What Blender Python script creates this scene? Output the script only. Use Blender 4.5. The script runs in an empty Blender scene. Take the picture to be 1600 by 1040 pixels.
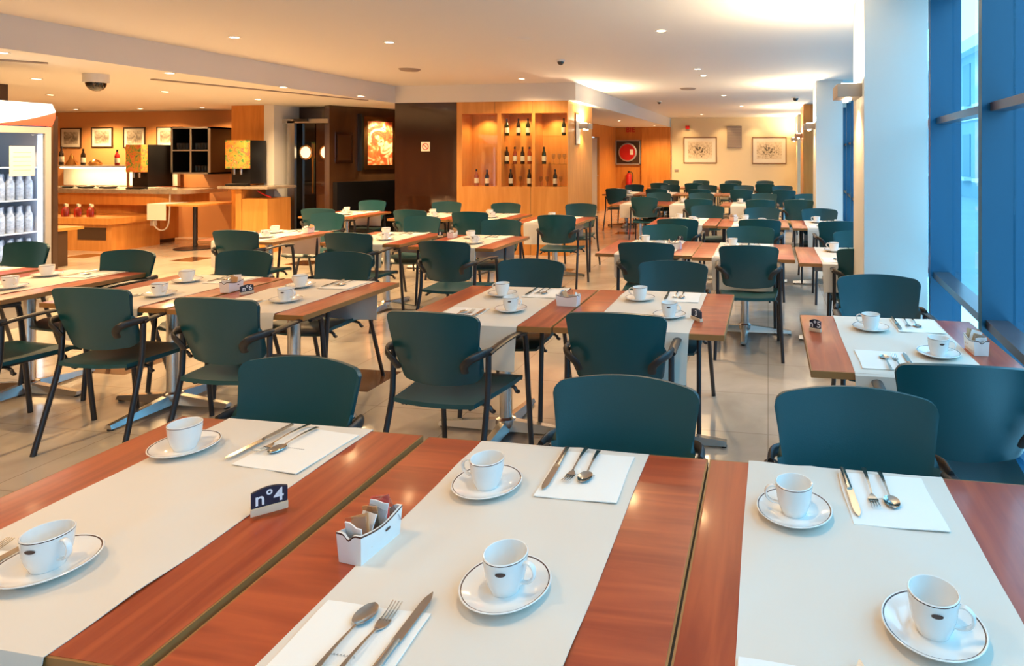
import bpy, bmesh, math, random
from mathutils import Vector, Matrix
random.seed(7)
PI = math.pi
C = bpy.context.scene.collection

# ------------------------------------------------------------------ camera, world, exposure
F, CX, Y0, CAMZ = 993.0, 1030.0, 242.0, 1.56
YAW = math.radians(9.72)
SA, CA = math.sin(YAW), math.cos(YAW)
cam_data = bpy.data.cameras.new('camera')
cam = bpy.data.objects.new('camera', cam_data)
C.objects.link(cam)
cam.location = (0, 0, CAMZ)
cam.rotation_euler = (PI/2, 0, YAW)
cam_data.sensor_width = 36
cam_data.lens = 36*F/1600
cam_data.shift_x = (800-CX)/1600
cam_data.shift_y = (Y0-520)/1600
cam_data.clip_start = .05
cam_data.clip_end = 300
bpy.context.scene.camera = cam
vs = bpy.context.scene.view_settings
vs.view_transform = 'Standard'
vs.look = 'None'
vs.gamma = 1
vs.use_curve_mapping = False
vs.exposure = 0.55
world = bpy.data.worlds.new('sky')
bpy.context.scene.world = world
world.use_nodes = True
bg = world.node_tree.nodes['Background']
bg.inputs[0].default_value = (.44, .73, 1.0, 1)
bg.inputs[1].default_value = 3.4
sc = bpy.context.scene
sc.cycles.use_denoising = True
sc.cycles.max_bounces = 7
sc.cycles.diffuse_bounces = 4
sc.cycles.glossy_bounces = 3
sc.cycles.transparent_max_bounces = 12
sc.cycles.sample_clamp_indirect = 4
sc.cycles.caustics_reflective = False
sc.cycles.caustics_refractive = False
LAMP = (1.0, .64, .30)          # tungsten
SPOT_W, SCONCE_W = 85, 40
H1, H2 = 2.675, 2.40            # main ceiling, lower ceiling
T = .72                         # table top height

def at(px, py, z):
    """point of the plane at height z seen at a pixel of the photograph"""
    Z = F*(CAMZ-z)/(py-Y0); u = (px-CX)/F
    return Vector((Z*(-SA+u*CA), Z*(CA+u*SA), z))
def onY(px, py, Y):
    u = (px-CX)/F; Z = Y/(CA+u*SA)
    return Vector((Z*(-SA+u*CA), Y, CAMZ-(py-Y0)*Z/F))
def onX(px, py, X):
    u = (px-CX)/F; Z = X/(-SA+u*CA)
    return Vector((X, Z*(CA+u*SA), CAMZ-(py-Y0)*Z/F))

# ------------------------------------------------------------------ materials
def mat(name, col, rough=.5, metal=0, emit=0, trans=0, spec=.5, coat=0, bump=None, bstr=.1, var=0, vscale=4, ecol=None):
    m = bpy.data.materials.new(name); m.use_nodes = True
    nt = m.node_tree; b = nt.nodes['Principled BSDF']
    b.inputs['Base Color'].default_value = (*col, 1)
    b.inputs['Roughness'].default_value = rough
    b.inputs['Metallic'].default_value = metal
    b.inputs['Specular IOR Level'].default_value = spec
    b.inputs['Coat Weight'].default_value = coat
    b.inputs['Coat Roughness'].default_value = .08
    if trans: b.inputs['Transmission Weight'].default_value = trans
    if emit:
        b.inputs['Emission Color'].default_value = (*(ecol or col), 1)
        b.inputs['Emission Strength'].default_value = emit
    tc = nt.nodes.new('ShaderNodeTexCoord')
    if var:
        n = nt.nodes.new('ShaderNodeTexNoise'); n.inputs['Scale'].default_value = vscale; n.inputs['Detail'].default_value = 4
        nt.links.new(tc.outputs['Object'], n.inputs['Vector'])
        r = nt.nodes.new('ShaderNodeMixRGB')
        r.inputs[1].default_value = (*[c*(1-var) for c in col], 1)
        r.inputs[2].default_value = (*[min(1, c*(1+var)) for c in col], 1)
        nt.links.new(n.outputs['Fac'], r.inputs[0]); nt.links.new(r.outputs[0], b.inputs['Base Color'])
    if bump:
        n = nt.nodes.new('ShaderNodeTexNoise'); n.inputs['Scale'].default_value = bump; n.inputs['Detail'].default_value = 3
        nt.links.new(tc.outputs['Object'], n.inputs['Vector'])
        bn = nt.nodes.new('ShaderNodeBump'); bn.inputs['Strength'].default_value = bstr; bn.inputs['Distance'].default_value = .01
        nt.links.new(n.outputs['Fac'], bn.inputs['Height']); nt.links.new(bn.outputs[0], b.inputs['Normal'])
    return m

def wood(name, c1, c2, scale=(3, 40, 3), rough=.3, coat=.3, spec=.5, nscale=1.0):
    m = bpy.data.materials.new(name); m.use_nodes = True
    nt = m.node_tree; b = nt.nodes['Principled BSDF']
    tc = nt.nodes.new('ShaderNodeTexCoord'); mp = nt.nodes.new('ShaderNodeMapping'); mp.inputs['Scale'].default_value = scale
    oi = nt.nodes.new('ShaderNodeObjectInfo'); ad = nt.nodes.new('ShaderNodeVectorMath'); ad.operation = 'ADD'
    ml = nt.nodes.new('ShaderNodeMath'); ml.operation = 'MULTIPLY'; ml.inputs[1].default_value = 7
    nt.links.new(oi.outputs['Random'], ml.inputs[0]); nt.links.new(ml.outputs[0], ad.inputs[1])
    nt.links.new(tc.outputs['Object'], ad.inputs[0]); nt.links.new(ad.outputs[0], mp.inputs[0])
    n = nt.nodes.new('ShaderNodeTexNoise'); n.inputs['Scale'].default_value = nscale; n.inputs['Detail'].default_value = 6; n.inputs['Distortion'].default_value = .6
    nt.links.new(mp.outputs[0], n.inputs['Vector'])
    cr = nt.nodes.new('ShaderNodeValToRGB')
    cr.color_ramp.elements[0].position = .35; cr.color_ramp.elements[0].color = (*c1, 1)
    cr.color_ramp.elements[1].position = .68; cr.color_ramp.elements[1].color = (*c2, 1)
    nt.links.new(n.outputs['Fac'], cr.inputs[0]); nt.links.new(cr.outputs[0], b.inputs['Base Color'])
    b.inputs['Roughness'].default_value = rough; b.inputs['Coat Weight'].default_value = coat
    b.inputs['Coat Roughness'].default_value = .12; b.inputs['Specular IOR Level'].default_value = spec
    return m

M = {}
M['cherry_x'] = wood('cherry wood grain across', (.30, .042, .012), (.47, .085, .025), (2.2, 26, 2), .33, .2)
M['cherry_y'] = wood('cherry wood grain along', (.29, .042, .012), (.45, .085, .025), (26, 2.2, 2), .33, .2)
M['edge'] = mat('brown edge band', (.30, .14, .042), .45, var=.2)
M['chrome'] = mat('polished chrome', (.74, .73, .71), .24, 1)
M['steel'] = mat('brushed steel', (.6, .58, .55), .28, 1)
M['green'] = mat('dark green moulded plastic', (.003, .058, .073), .36, bump=260, bstr=.05, spec=.5)
M['black_metal'] = mat('black painted tube', (.016, .015, .02), .3, spec=.6)
M['black_plastic'] = mat('black plastic', (.018, .015, .016), .4)
M['cloth'] = mat('off white paper cloth', (.71, .655, .585), .85, bump=900, bstr=.05, var=.03, vscale=5)
M['china'] = mat('white china', (.83, .82, .80), .12, coat=.4)
M['brown_line'] = mat('brown rim line', (.07, .035, .03), .25)
M['napkin'] = mat('white napkin', (.86, .85, .82), .9, bump=300, bstr=.04)
M['print'] = mat('grey print', (.35, .34, .34), .9)
M['silver'] = mat('cutlery steel', (.62, .58, .53), .16, 1)
M['board'] = mat('dark slate board', (.012, .014, .035), .5)
M['chalk'] = mat('white chalk', (.85, .85, .88), .8)
M['pale_wood'] = mat('pale wood strip', (.72, .55, .38), .6, var=.08)
M['packet'] = mat('white paper packet', (.82, .80, .80), .5)
M['packet_red'] = mat('red paper packet', (.75, .12, .09), .5)
M['packet_tan'] = mat('brown sugar packet', (.62, .34, .16), .5)
M['packet_blue'] = mat('blue paper packet', (.25, .38, .62), .5)
M['white_paint'] = mat('white wall paint', (.74, .73, .70), .6, bump=30, bstr=.03)
M['ceiling'] = mat('white ceiling paint', (.74, .71, .67), .8, bump=12, bstr=.02)
M['pillar'] = mat('pillar white paint', (.76, .77, .74), .55, bump=20, bstr=.02)
M['beige'] = mat('beige wall paint', (.74, .62, .41), .65, bump=25, bstr=.03)
M['orange_wall'] = mat('terracotta wall paint', (.72, .33, .115), .65, bump=25, bstr=.03, var=.06, vscale=1)
M['maple'] = wood('maple veneer', (.58, .235, .05), (.68, .30, .075), (14, 14, 1.4), .38, .2)
M['maple_dark'] = wood('dark maple veneer', (.54, .19, .028), (.64, .25, .045), (14, 14, 1.4), .38, .2)
M['brown_gloss'] = wood('glossy dark brown panel', (.030, .010, .005), (.045, .016, .007), (5, 5, 1), .08, 1.0)
M['brown_wall'] = wood('brown lacquer wall', (.070, .030, .012), (.095, .042, .016), (5, 5, 1), .18, .7)
M['black'] = mat('black lacquer', (.006, .006, .007), .35)
M['black_gloss'] = mat('black glass', (.004, .003, .003), .06, coat=1)
M['marble'] = mat('grey marble', (.34, .28, .22), .2, var=.45, vscale=14)
M['frame_wood'] = mat('brown picture frame', (.22, .11, .045), .45)
M['frame_dark'] = mat('dark picture frame', (.06, .03, .015), .4)
M['mount'] = mat('cream picture mount', (.80, .74, .62), .8)
M['brass'] = mat('brass', (.62, .33, .10), .25, 1)
M['red'] = mat('red enamel', (.50, .012, .010), .35)
M['grey_metal'] = mat('grey metal', (.42, .40, .38), .4, .3)
M['taupe'] = mat('taupe metal', (.40, .33, .27), .45)
M['vent'] = mat('grey vent grille', (.30, .24, .21), .5)
M['blue_metal'] = mat('dark blue window metal', (.005, .075, .15), .35, spec=.5)
M['rail'] = mat('grey brown rail', (.16, .13, .14), .3, .6)
M['white_plastic'] = mat('white plastic', (.78, .75, .70), .4)
M['fridge_grey'] = mat('fridge grey frame', (.42, .40, .37), .4, .3)
M['fridge_in'] = mat('fridge pale liner', (.50, .56, .68), .6)
M['can'] = mat('drink bottle plastic', (.34, .38, .46), .25, .3, var=.75, vscale=45)
M['lens'] = mat('lamp lens', (1, .86, .66), .4, emit=14, ecol=(1, .80, .52))
M['tube_blue'] = mat('cold tube', (.8, .9, 1), .4, emit=2.5, ecol=(.72, .84, 1))
M['buffet_tube'] = mat('warm lamp tube', (1, .8, .5), .4, emit=6, ecol=(1, .66, .30))
M['bottle_dark'] = mat('dark wine glass', (.016, .008, .006), .08, coat=.6)
M['bottle_green'] = mat('green wine glass', (.012, .025, .012), .08, coat=.6)
M['bottle_red'] = mat('rose wine', (.33, .06, .02), .1, coat=.6)
M['label_cream'] = mat('cream bottle label', (.78, .72, .58), .7)
M['jar_red'] = mat('red sauce', (.40, .02, .012), .2)
M['outside_wall'] = mat('pale blue facade render', (.26, .40, .46), .8, var=.12, vscale=.6)
M['outside_trim'] = mat('white facade trim', (.72, .78, .82), .7)
M['outside_dark'] = mat('blue shuttered opening', (.06, .20, .32), .4)
M['pavement'] = mat('pavement', (.30, .42, .46), .8, var=.15, vscale=.8)

def glass(name, tint, refl=1.0, alpha_tint=1.0):
    m = bpy.data.materials.new(name); m.use_nodes = True; nt = m.node_tree
    nt.nodes.remove(nt.nodes['Principled BSDF']); out = nt.nodes['Material Output']
    t = nt.nodes.new('ShaderNodeBsdfTransparent'); t.inputs[0].default_value = (*tint, 1)
    g = nt.nodes.new('ShaderNodeBsdfGlossy'); g.inputs['Roughness'].default_value = .02
    fr = nt.nodes.new('ShaderNodeFresnel'); fr.inputs[0].default_value = 1.45
    ml = nt.nodes.new('ShaderNodeMath'); ml.operation = 'MULTIPLY'; ml.inputs[1].default_value = refl
    mx = nt.nodes.new('ShaderNodeMixShader')
    ge = nt.nodes.new('ShaderNodeNewGeometry'); bf = nt.nodes.new('ShaderNodeMath'); bf.operation = 'SUBTRACT'; bf.inputs[0].default_value = 1
    m2 = nt.nodes.new('ShaderNodeMath'); m2.operation = 'MULTIPLY'
    nt.links.new(ge.outputs['Backfacing'], bf.inputs[1])
    nt.links.new(fr.outputs[0], ml.inputs[0]); nt.links.new(ml.outputs[0], m2.inputs[0]); nt.links.new(bf.outputs[0], m2.inputs[1]); nt.links.new(m2.outputs[0], mx.inputs[0])
    nt.links.new(t.outputs[0], mx.inputs[1]); nt.links.new(g.outputs[0], mx.inputs[2])
    nt.links.new(mx.outputs[0], out.inputs['Surface'])
    return m
M['pane'] = glass('tinted window glass', (.72, .93, .98))
M['clear'] = glass('clear glass', (.95, .96, .94), 1.2)
M['tumbler'] = glass('drinking glass', (.80, .82, .80), 2.2)

M['packet_clear'] = glass('clear wrapper', (.86, .86, .88), 3.5)

def floor_material():
    m = bpy.data.materials.new('polished stone floor'); m.use_nodes = True
    nt = m.node_tree; b = nt.nodes['Principled BSDF']; L = nt.links.new
    tc = nt.nodes.new('ShaderNodeTexCoord')
    n = nt.nodes.new('ShaderNodeTexNoise'); n.inputs['Scale'].default_value = 2.2; n.inputs['Detail'].default_value = 8; n.inputs['Distortion'].default_value = .8
    L(tc.outputs['Object'], n.inputs['Vector'])
    cr = nt.nodes.new('ShaderNodeValToRGB')
    cr.color_ramp.elements[0].position = .3; cr.color_ramp.elements[0].color = (.50, .445, .38, 1)
    cr.color_ramp.elements[1].position = .72; cr.color_ramp.elements[1].color = (.68, .62, .545, 1)
    L(n.outputs['Fac'], cr.inputs[0])
    br = nt.nodes.new('ShaderNodeTexBrick'); br.offset = 0
    br.inputs['Color1'].default_value = (1, 1, 1, 1); br.inputs['Color2'].default_value = (.93, .93, .93, 1); br.inputs['Mortar'].default_value = (.62, .60, .58, 1)
    br.inputs['Scale'].default_value = 1; br.inputs['Mortar Size'].default_value = .003; br.inputs['Brick Width'].default_value = .6; br.inputs['Row Height'].default_value = .6
    L(tc.outputs['Object'], br.inputs['Vector'])
    mx = nt.nodes.new('ShaderNodeMixRGB'); mx.blend_type = 'MULTIPLY'; mx.inputs[0].default_value = 1
    L(cr.outputs[0], mx.inputs[1]); L(br.outputs['Color'], mx.inputs[2])
    # dark square inlays every 1.9 m by 2.4 m in the left half of the room
    sp = nt.nodes.new('ShaderNodeSeparateXYZ'); L(tc.outputs['Object'], sp.inputs[0])
    def inlay(sock, off, per, half):
        a = nt.nodes.new('ShaderNodeMath'); a.operation = 'ADD'; a.inputs[1].default_value = off + 100*per + per/2
        c = nt.nodes.new('ShaderNodeMath'); c.operation = 'MODULO'; c.inputs[1].default_value = per
        d = nt.nodes.new('ShaderNodeMath'); d.operation = 'SUBTRACT'; d.inputs[1].default_value = per/2
        e = nt.nodes.new('ShaderNodeMath'); e.operation = 'ABSOLUTE'
        f = nt.nodes.new('ShaderNodeMath'); f.operation = 'LESS_THAN'; f.inputs[1].default_value = half
        L(sock, a.inputs[0]); L(a.outputs[0], c.inputs[0]); L(c.outputs[0], d.inputs[0]); L(d.outputs[0], e.inputs[0]); L(e.outputs[0], f.inputs[0])
        return f.outputs[0]
    ix = inlay(sp.outputs[0], 8.5, 1.9, .2); iy = inlay(sp.outputs[1], -8.2, 4.2, .2)
    lt = nt.nodes.new('ShaderNodeMath'); lt.operation = 'LESS_THAN'; lt.inputs[1].default_value = -2
    L(sp.outputs[0], lt.inputs[0])
    m1 = nt.nodes.new('ShaderNodeMath'); m1.operation = 'MULTIPLY'; L(ix, m1.inputs[0]); L(iy, m1.inputs[1])
    m2 = nt.nodes.new('ShaderNodeMath'); m2.operation = 'MULTIPLY'; L(m1.outputs[0], m2.inputs[0]); L(lt.outputs[0], m2.inputs[1])
    mx2 = nt.nodes.new('ShaderNodeMixRGB'); L(m2.outputs[0], mx2.inputs[0]); L(mx.outputs[0], mx2.inputs[1]); mx2.inputs[2].default_value = (.10, .045, .02, 1)
    L(mx2.outputs[0], b.inputs['Base Color'])
    b.inputs['Roughness'].default_value = .2
    b.inputs['Coat Weight'].default_value = .5; b.inputs['Coat Roughness'].default_value = .1
    return m
M['floor'] = floor_material()

# ------------------------------------------------------------------ mesh helpers
class MB:
    """collects shapes into one mesh"""
    def __init__(s): s.v = []; s.f = []; s.mi = []; s.sm = []
    def add(s, vs, fs, mi=0, smooth=True):
        o = len(s.v); s.v += [tuple(p) for p in vs]
        for f in fs: s.f.append([i+o for i in f]); s.mi.append(mi); s.sm.append(smooth)
    def box(s, a, b, mi=0, bev=0, rot=None, piv=None):
        bm = bmesh.new(); bmesh.ops.create_cube(bm, size=1)
        c = (Vector(a)+Vector(b))/2; d = Vector(b)-Vector(a)
        for v in bm.verts: v.co = Vector((v.co.x*d.x, v.co.y*d.y, v.co.z*d.z))+c
        if bev: bmesh.ops.bevel(bm, geom=bm.edges[:], offset=bev, segments=2, profile=.7, affect='EDGES')
        if rot is not None:
            p = Vector(piv) if piv is not None else c
            for v in bm.verts: v.co = rot @ (v.co-p) + p
        bm.verts.index_update()
        s.add([v.co[:] for v in bm.verts], [[v.index for v in f.verts] for f in bm.faces], mi, False); bm.free()
        return s
    def lathe(s, prof, c=(0, 0, 0), n=32, mi=0, mis=None, sx=1, sy=1):
        vs = []; fs = []
        for r, z in prof:
            for k in range(n):
                t = 2*PI*k/n; vs.append((c[0]+r*sx*math.cos(t), c[1]+r*sy*math.sin(t), c[2]+z))
        groups = {}
        for i in range(len(prof)-1):
            for k in range(n):
                q = [i*n+k, i*n+(k+1) % n, (i+1)*n+(k+1) % n, (i+1)*n+k]
                groups.setdefault(mis[i] if mis else mi, []).append(q)
        o = len(s.v); s.v += vs
        for g, qs in groups.items():
            for q in qs: s.f.append([j+o for j in q]); s.mi.append(g); s.sm.append(True)
        for i, flip in ((0, True), (len(prof)-1, False)):
            if prof[i][0] > 1e-4:
                ring = [o+i*n+k for k in range(n)]
                s.f.append(ring[::-1] if flip else ring); s.mi.append(mis[min(i, len(prof)-2)] if mis else mi); s.sm.append(False)
        return s
    def tube(s, pts, r, n=8, mi=0, sub=6, flat=None, smooth=True):
        """sweep an (optionally flattened: flat=(ru,rz)) ring along a smoothed path"""
        P = [Vector(p) for p in pts]
        if len(P) > 2 and sub > 1:
            Q = []
            for i in range(len(P)-1):
                p0 = P[max(i-1, 0)]; p1 = P[i]; p2 = P[i+1]; p3 = P[min(i+2, len(P)-1)]
                for k in range(sub):
                    t = k/sub
                    Q.append(.5*((2*p1)+(p2-p0)*t+(2*p0-5*p1+4*p2-p3)*t*t+(3*p1-p0-3*p2+p3)*t**3))
            Q.append(P[-1]); P = Q
        vs = []; up = None
        for i, p in enumerate(P):
            d = (P[min(i+1, len(P)-1)]-P[max(i-1, 0)]).normalized()
            if up is None: up = Vector((0, 0, 1)) if abs(d.z) < .9 else Vector((0, 1, 0))
            a = d.cross(up).normalized(); up = a.cross(d).normalized()
            rr = r[min(int(i*len(r)/len(P)), len(r)-1)] if isinstance(r, (list, tuple)) else r
            ra, ru = (flat if flat else (rr, rr))
            for k in range(n):
                t = 2*PI*(k+.5)/n; vs.append(p+a*(math.cos(t)*ra)+up*(math.sin(t)*ru))
        fs = [[i*n+k, i*n+(k+1) % n, (i+1)*n+(k+1) % n, (i+1)*n+k] for i in range(len(P)-1) for k in range(n)]
        s.add(vs, fs, mi, smooth)
        o = len(s.v)-len(vs)
        s.f.append([o+k for k in range(n)][::-1]); s.f.append([o+(len(P)-1)*n+k for k in range(n)])
        s.mi += [mi, mi]; s.sm += [False, False]
        return s
    def sheet(s, fn, nu, nv, th, mi=0):
        """a curved sheet with thickness; fn(u,v) with u in -1..1, v in 0..1 is its upper side"""
        e = 1e-3; A = []; B = []
        for j in range(nv+1):
            for i in range(nu+1):
                u = -1+2*i/nu; v = j/nv
                p = Vector(fn(u, v))
                du = Vector(fn(min(u+e, 1), v))-Vector(fn(max(u-e, -1), v))
                dv = Vector(fn(u, min(v+e, 1)))-Vector(fn(u, max(v-e, 0)))
                nrm = du.cross(dv)
                nrm = nrm.normalized() if nrm.length > 1e-12 else Vector((0, 0, 1))
                A.append(p); B.append(p-nrm*th)
        W = nu+1; N = len(A); fs = []
        for j in range(nv):
            for i in range(nu):
                a = j*W+i; fs.append([a, a+1, a+1+W, a+W]); fs.append([N+a, N+a+W, N+a+1+W, N+a+1])
        for i in range(nu):
            a = i; fs.append([a, N+a, N+a+1, a+1]); a = nv*W+i; fs.append([a, a+1, N+a+1, N+a])
        for j in range(nv):
            a = j*W; fs.append([a, a+W, N+a+W, N+a]); a = j*W+nu; fs.append([a, N+a, N+a+W, a+W])
        s.add(A+B, fs, mi, True); return s
    def prism(s, poly, z0, z1, mi=0):
        n = len(poly)
        vs = [(x, y, z0) for x, y in poly]+[(x, y, z1) for x, y in poly]
        fs = [list(range(n))[::-1], list(range(n, 2*n))]+[[i, (i+1) % n, n+(i+1) % n, n+i] for i in range(n)]
        s.add(vs, fs, mi, False); return s
    def build(s, name, mats, parent=None, link=True):
        me = bpy.data.meshes.new(name)
        me.from_pydata(s.v, [], s.f)
        for m in (mats if isinstance(mats, (list, tuple)) else [mats]): me.materials.append(m)
        me.polygons.foreach_set('material_index', s.mi); me.polygons.foreach_set('use_smooth', s.sm)
        bm = bmesh.new(); bm.from_mesh(me); bmesh.ops.recalc_face_normals(bm, faces=bm.faces[:]); bm.to_mesh(me); bm.free()
        try: me.set_sharp_from_angle(angle=math.radians(42))
        except Exception: pass
        me.update()
        o = bpy.data.objects.new(name, me)
        if link: C.objects.link(o)
        if parent is not None: o.parent = parent
        return o

def tag(o, label, cat, group=None, kind=None):
    if label: o['label'] = label
    if cat: o['category'] = cat
    if group: o['group'] = group
    if kind: o['kind'] = kind
    return o
def thing(name, label, cat, loc=(0, 0, 0), rz=0, group=None):
    o = bpy.data.objects.new(name, None); C.objects.link(o); o.empty_display_size = .05
    o.location = loc; o.rotation_euler = (0, 0, rz)
    return tag(o, label, cat, group)
def struct(o, label=None):
    o['kind'] = 'structure'
    if label: o['label'] = label
    return o
def dup(root, loc, rz, label, group=None):
    r = root.copy(); C.objects.link(r); r.location = loc; r.rotation_euler = (0, 0, rz); r['label'] = label
    if group: r['group'] = group
    for ch in list(root.children):
        c = ch.copy(); C.objects.link(c); c.parent = r
        for g in list(ch.children):
            d = g.copy(); C.objects.link(d); d.parent = c
    return r
class Stock:
    """first use moves the prototype itself, later uses copy it"""
    def __init__(s, root): s.root = root; s.used = False
    def put(s, loc, rz, label, group=None):
        if not s.used:
            s.used = True; s.root.location = loc; s.root.rotation_euler = (0, 0, rz); s.root['label'] = label
            if group: s.root['group'] = group
            return s.root
        return dup(s.root, loc, rz, label, group)

# ------------------------------------------------------------------ the setting
XW = lambda y: 1.003+.057*y            # plane of the window wall
X_S, X_E, Y_F, Y_END = -5.95, -2.92, 9.42, 19.0
struct(MB().prism([(-15, -4), (XW(-4)+.06, -4), (XW(19.1)+.06, 19.1), (-15, 19.1)], -.1, 0).build('floor', M['floor']))
struct(MB().prism([(X_S, -4), (XW(-4)+.06, -4), (XW(19.1)+.06, 19.1), (X_E, 19.1), (X_E, Y_F), (X_S, Y_F)], H1, H1+.1).build('ceiling', M['ceiling']))
struct(MB().box((-15, -4, H2), (X_S, 12, H1+.1)).box((X_S, Y_F, H2), (X_E, 20, H1+.1)).build('ceiling_lowered', M['ceiling']), 'lowered part of the ceiling over buffet and wine cabinet')
struct(MB().box((-15, -4.1, 0), (1.2, -4, H1)).build('wall_back', M['white_paint']))
struct(MB().box((-15.1, -4, 0), (-15, 12, H1)).build('wall_left', M['orange_wall']))
struct(MB().box((-15, 10.4, 0), (-9.0, 10.6, H2)).build('wall_buffet_side', M['orange_wall']), 'terracotta wall behind the buffet')
struct(MB().box((-9.02, 9.45, 0), (-8.36, 10.6, H2)).build('wall_pier', M['maple_dark']), 'maple panelled pier beside the double doors')
struct(MB().box((-8.36, 9.42, 0), (-8.17, 10.6, H2)).build('trim_1', M['white_paint']), 'pale strip between pier and doors')
struct(MB().box((-8.17, 10.0, 0), (-7.2, 10.2, H2)).build('wall_doors', M['brown_gloss']), 'dark wall around the porthole doors')
P1, P2 = Vector((-7.28, 9.61, 0)), Vector((-6.78, 10.76, 0))
dirp = (P2-P1).normalized(); nrmp = Vector((dirp.y, -dirp.x, 0))
b = P1-nrmp*.15; c_ = P2-nrmp*.15
struct(MB().prism([(P1.x, P1.y), (P2.x, P2.y), (c_.x, c_.y), (b.x, b.y)], 0, H2).build('wall_picture_side', M['brown_wall']), 'brown lacquered wall carrying the lit painting')
struct(MB().box((-6.85, 10.76, 0), (-5.9, 10.9, H2)).build('wall_recess', M['brown_wall']))
struct(MB().box((-4.75, 10.78, 0), (-4.6, 16.25, H2)).box((-4.75, 17.05, 0), (-4.6, 19, H2)).box((-4.75, 16.25, 2.05), (-4.6, 17.05, H2)).build('wall_corridor', M['maple_dark']))
struct(MB().box((-4.6, Y_END, 0), (-2.9, Y_END+.15, H2)).build('wall_hose_side', M['maple_dark']))
struct(MB().box((-3.78, Y_END-.12, 0), (-2.9, Y_END, H2)).build('trim_2', M['maple_dark']), 'maple panel beside the beige wall')
struct(MB().box((-2.9, Y_END, 0), (2.6, Y_END+.15, H1)).build('wall_far', M['beige']))
d = MB().box((-4.74, 16.27, 0), (-4.66, 17.03, 2.03)).build('door_2', M['grey_metal']); struct(d, 'grey door in the corridor wall')
MB().tube([(-4.63, 16.93, 1.0), (-4.60, 16.93, 1.0), (-4.60, 16.82, 1.0)], .01).build('door_handle', M['steel'], d)

# pillars on the window side
def pillar(n, x0, y0, x1, y1, m, lab):
    return struct(MB().box((x0, y0, 0), (x1, y1, H1), bev=.006).build('wall_pillar_%d' % n, m), lab)
pillar(1, .625, 4.37, 1.026, 4.90, M['pillar'], 'white pillar nearest the camera by the windows')
pillar(2, .709, 9.8, 1.10, 10.42, M['pillar'], 'white pillar further along the windows')
pillar(3, .765, 14.3, 1.16, 15.6, M['maple_dark'], 'maple clad pillar near the far wall')
pillar(4, .80, 18.0, 1.3, 19.0, M['beige'], 'beige pillar at the far corner')

# window wall: deep blue mullions, panes, two rails each
y = 4.74-1.34*6; k = 0
while y < 18.9:
    k += 1; y1 = min(y+1.34, 19.0)
    xa, xb = XW(y), XW(y1)
    w = thing('window_%d' % k, 'tall tinted window bay of the right wall', None); w['kind'] = 'structure'
    MB().prism([(xa, y), (xb, y1), (xb+.012, y1), (xa+.012, y)], .0, H1).build('pane', M['pane'], w)
    f = MB().prism([(xa-.145, y), (xa+.06, y), (xa+.06, y+.055), (xa-.145, y+.055)], 0, H1)
    f.prism([(xa-.02, y+.055), (xb-.02, y1), (xb+.04, y1), (xa+.04, y+.055)], 0, .06)
    f.prism([(xa-.03, y+.055), (xa-.004, y+.055), (xa+.03, y+.10), (xa-.02, y+.10)], 0, H1)
    f.build('mullion', M['blue_metal'], w)
    for z, hw, hh, nm in ((.715, .05, .022, 'lower_rail'), (1.80, .03, .022, 'upper_rail')):
        MB().prism([(xa-.075-hw, y+.05), (xb-.075-hw, y1), (xb-.02, y1), (xa-.02, y+.05)], z-hh, z+hh).build(nm, M['rail'], w)
    y = y1
# street outside
struct(MB().box((2.6, -15, -.45), (40, 90, -.35)).build('floor_street', M['pavement']), 'street level outside the windows')
def building(x0, y0, x1, y1, h, lab):
    t = thing('building', lab, 'building')
    MB().box((x0, y0, -.35), (x1, y1, h)).build('wall', M['outside_wall'], t)
    MB().box((x0-.5, y0-.2, h), (x1, y1, h+.5)).box((x0-.12, y0, 3.1), (x0, y1, 3.3)).build('cornice', M['outside_trim'], t)
    yy = y0+1
    while yy < y1-1.6:
        for z in (.6, 3.8):
            if z+1.8 > h: continue
            wv = MB().box((x0-.04, yy, z), (x0+.02, yy+1.1, z+1.9)).build('window', M['outside_dark'], t)
            MB().box((x0-.35, yy-.2, z-.2), (x0-.02, yy+1.3, z-.05)).build('sill', M['outside_trim'], wv)
        yy += 2.6
    return t
building(9.0, 14, 16, 52, 6.1, 'pale blue building with white cornice across the street, seen between the mullions')
building(9.5, -12, 16, 12, 3.2, 'low pale blue building across the street at the right edge')

# ------------------------------------------------------------------ lamps
def spot(loc, power, size=150, blend=.7, col=LAMP, rot=(0, 0, 0), parent=None, r=.04, name='lamp_light'):
    l = bpy.data.lights.new(name, 'SPOT'); l.energy = power; l.color = col; l.spot_size = math.radians(size); l.spot_blend = blend; l.shadow_soft_size = r
    o = bpy.data.objects.new(name, l); C.objects.link(o); o.location = loc; o.rotation_euler = rot
    if parent: o.parent = parent
    return o
t = thing('ceiling_downlight', 'x', 'downlight')
MB().lathe([(.038, .002), (.052, -.006), (.056, -.006), (.056, 0), (.04, 0)], n=20).build('trim_ring', M['white_plastic'], t)
MB().lathe([(0, -.001), (.038, -.003), (.038, .0)], n=20).build('lens', M['lens'], t)
DL = Stock(t); nd = 0
def downlight(p, lab, power, grp=None):
    o = DL.put(p, 0, lab, grp or 'recessed ceiling downlights')
    spot((p[0], p[1], p[2]-.03), power)
    return o
mains = [((608, 66), 'round recessed downlight left of the ceiling vent disc'), ((1033, 48), 'recessed downlight above and right of the camera dome'),
         ((366, 58), 'leftmost recessed downlight on the higher ceiling'), ((1099, 118), 'small downlight on the higher ceiling, middle of the aisle'),
         ((815, 123), 'downlight in front of the wine cabinet'), ((1131, 149), 'small distant downlight further down the aisle')]
for (px, py), lab in mains: downlight(at(px, py, H1), lab, SPOT_W)
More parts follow.
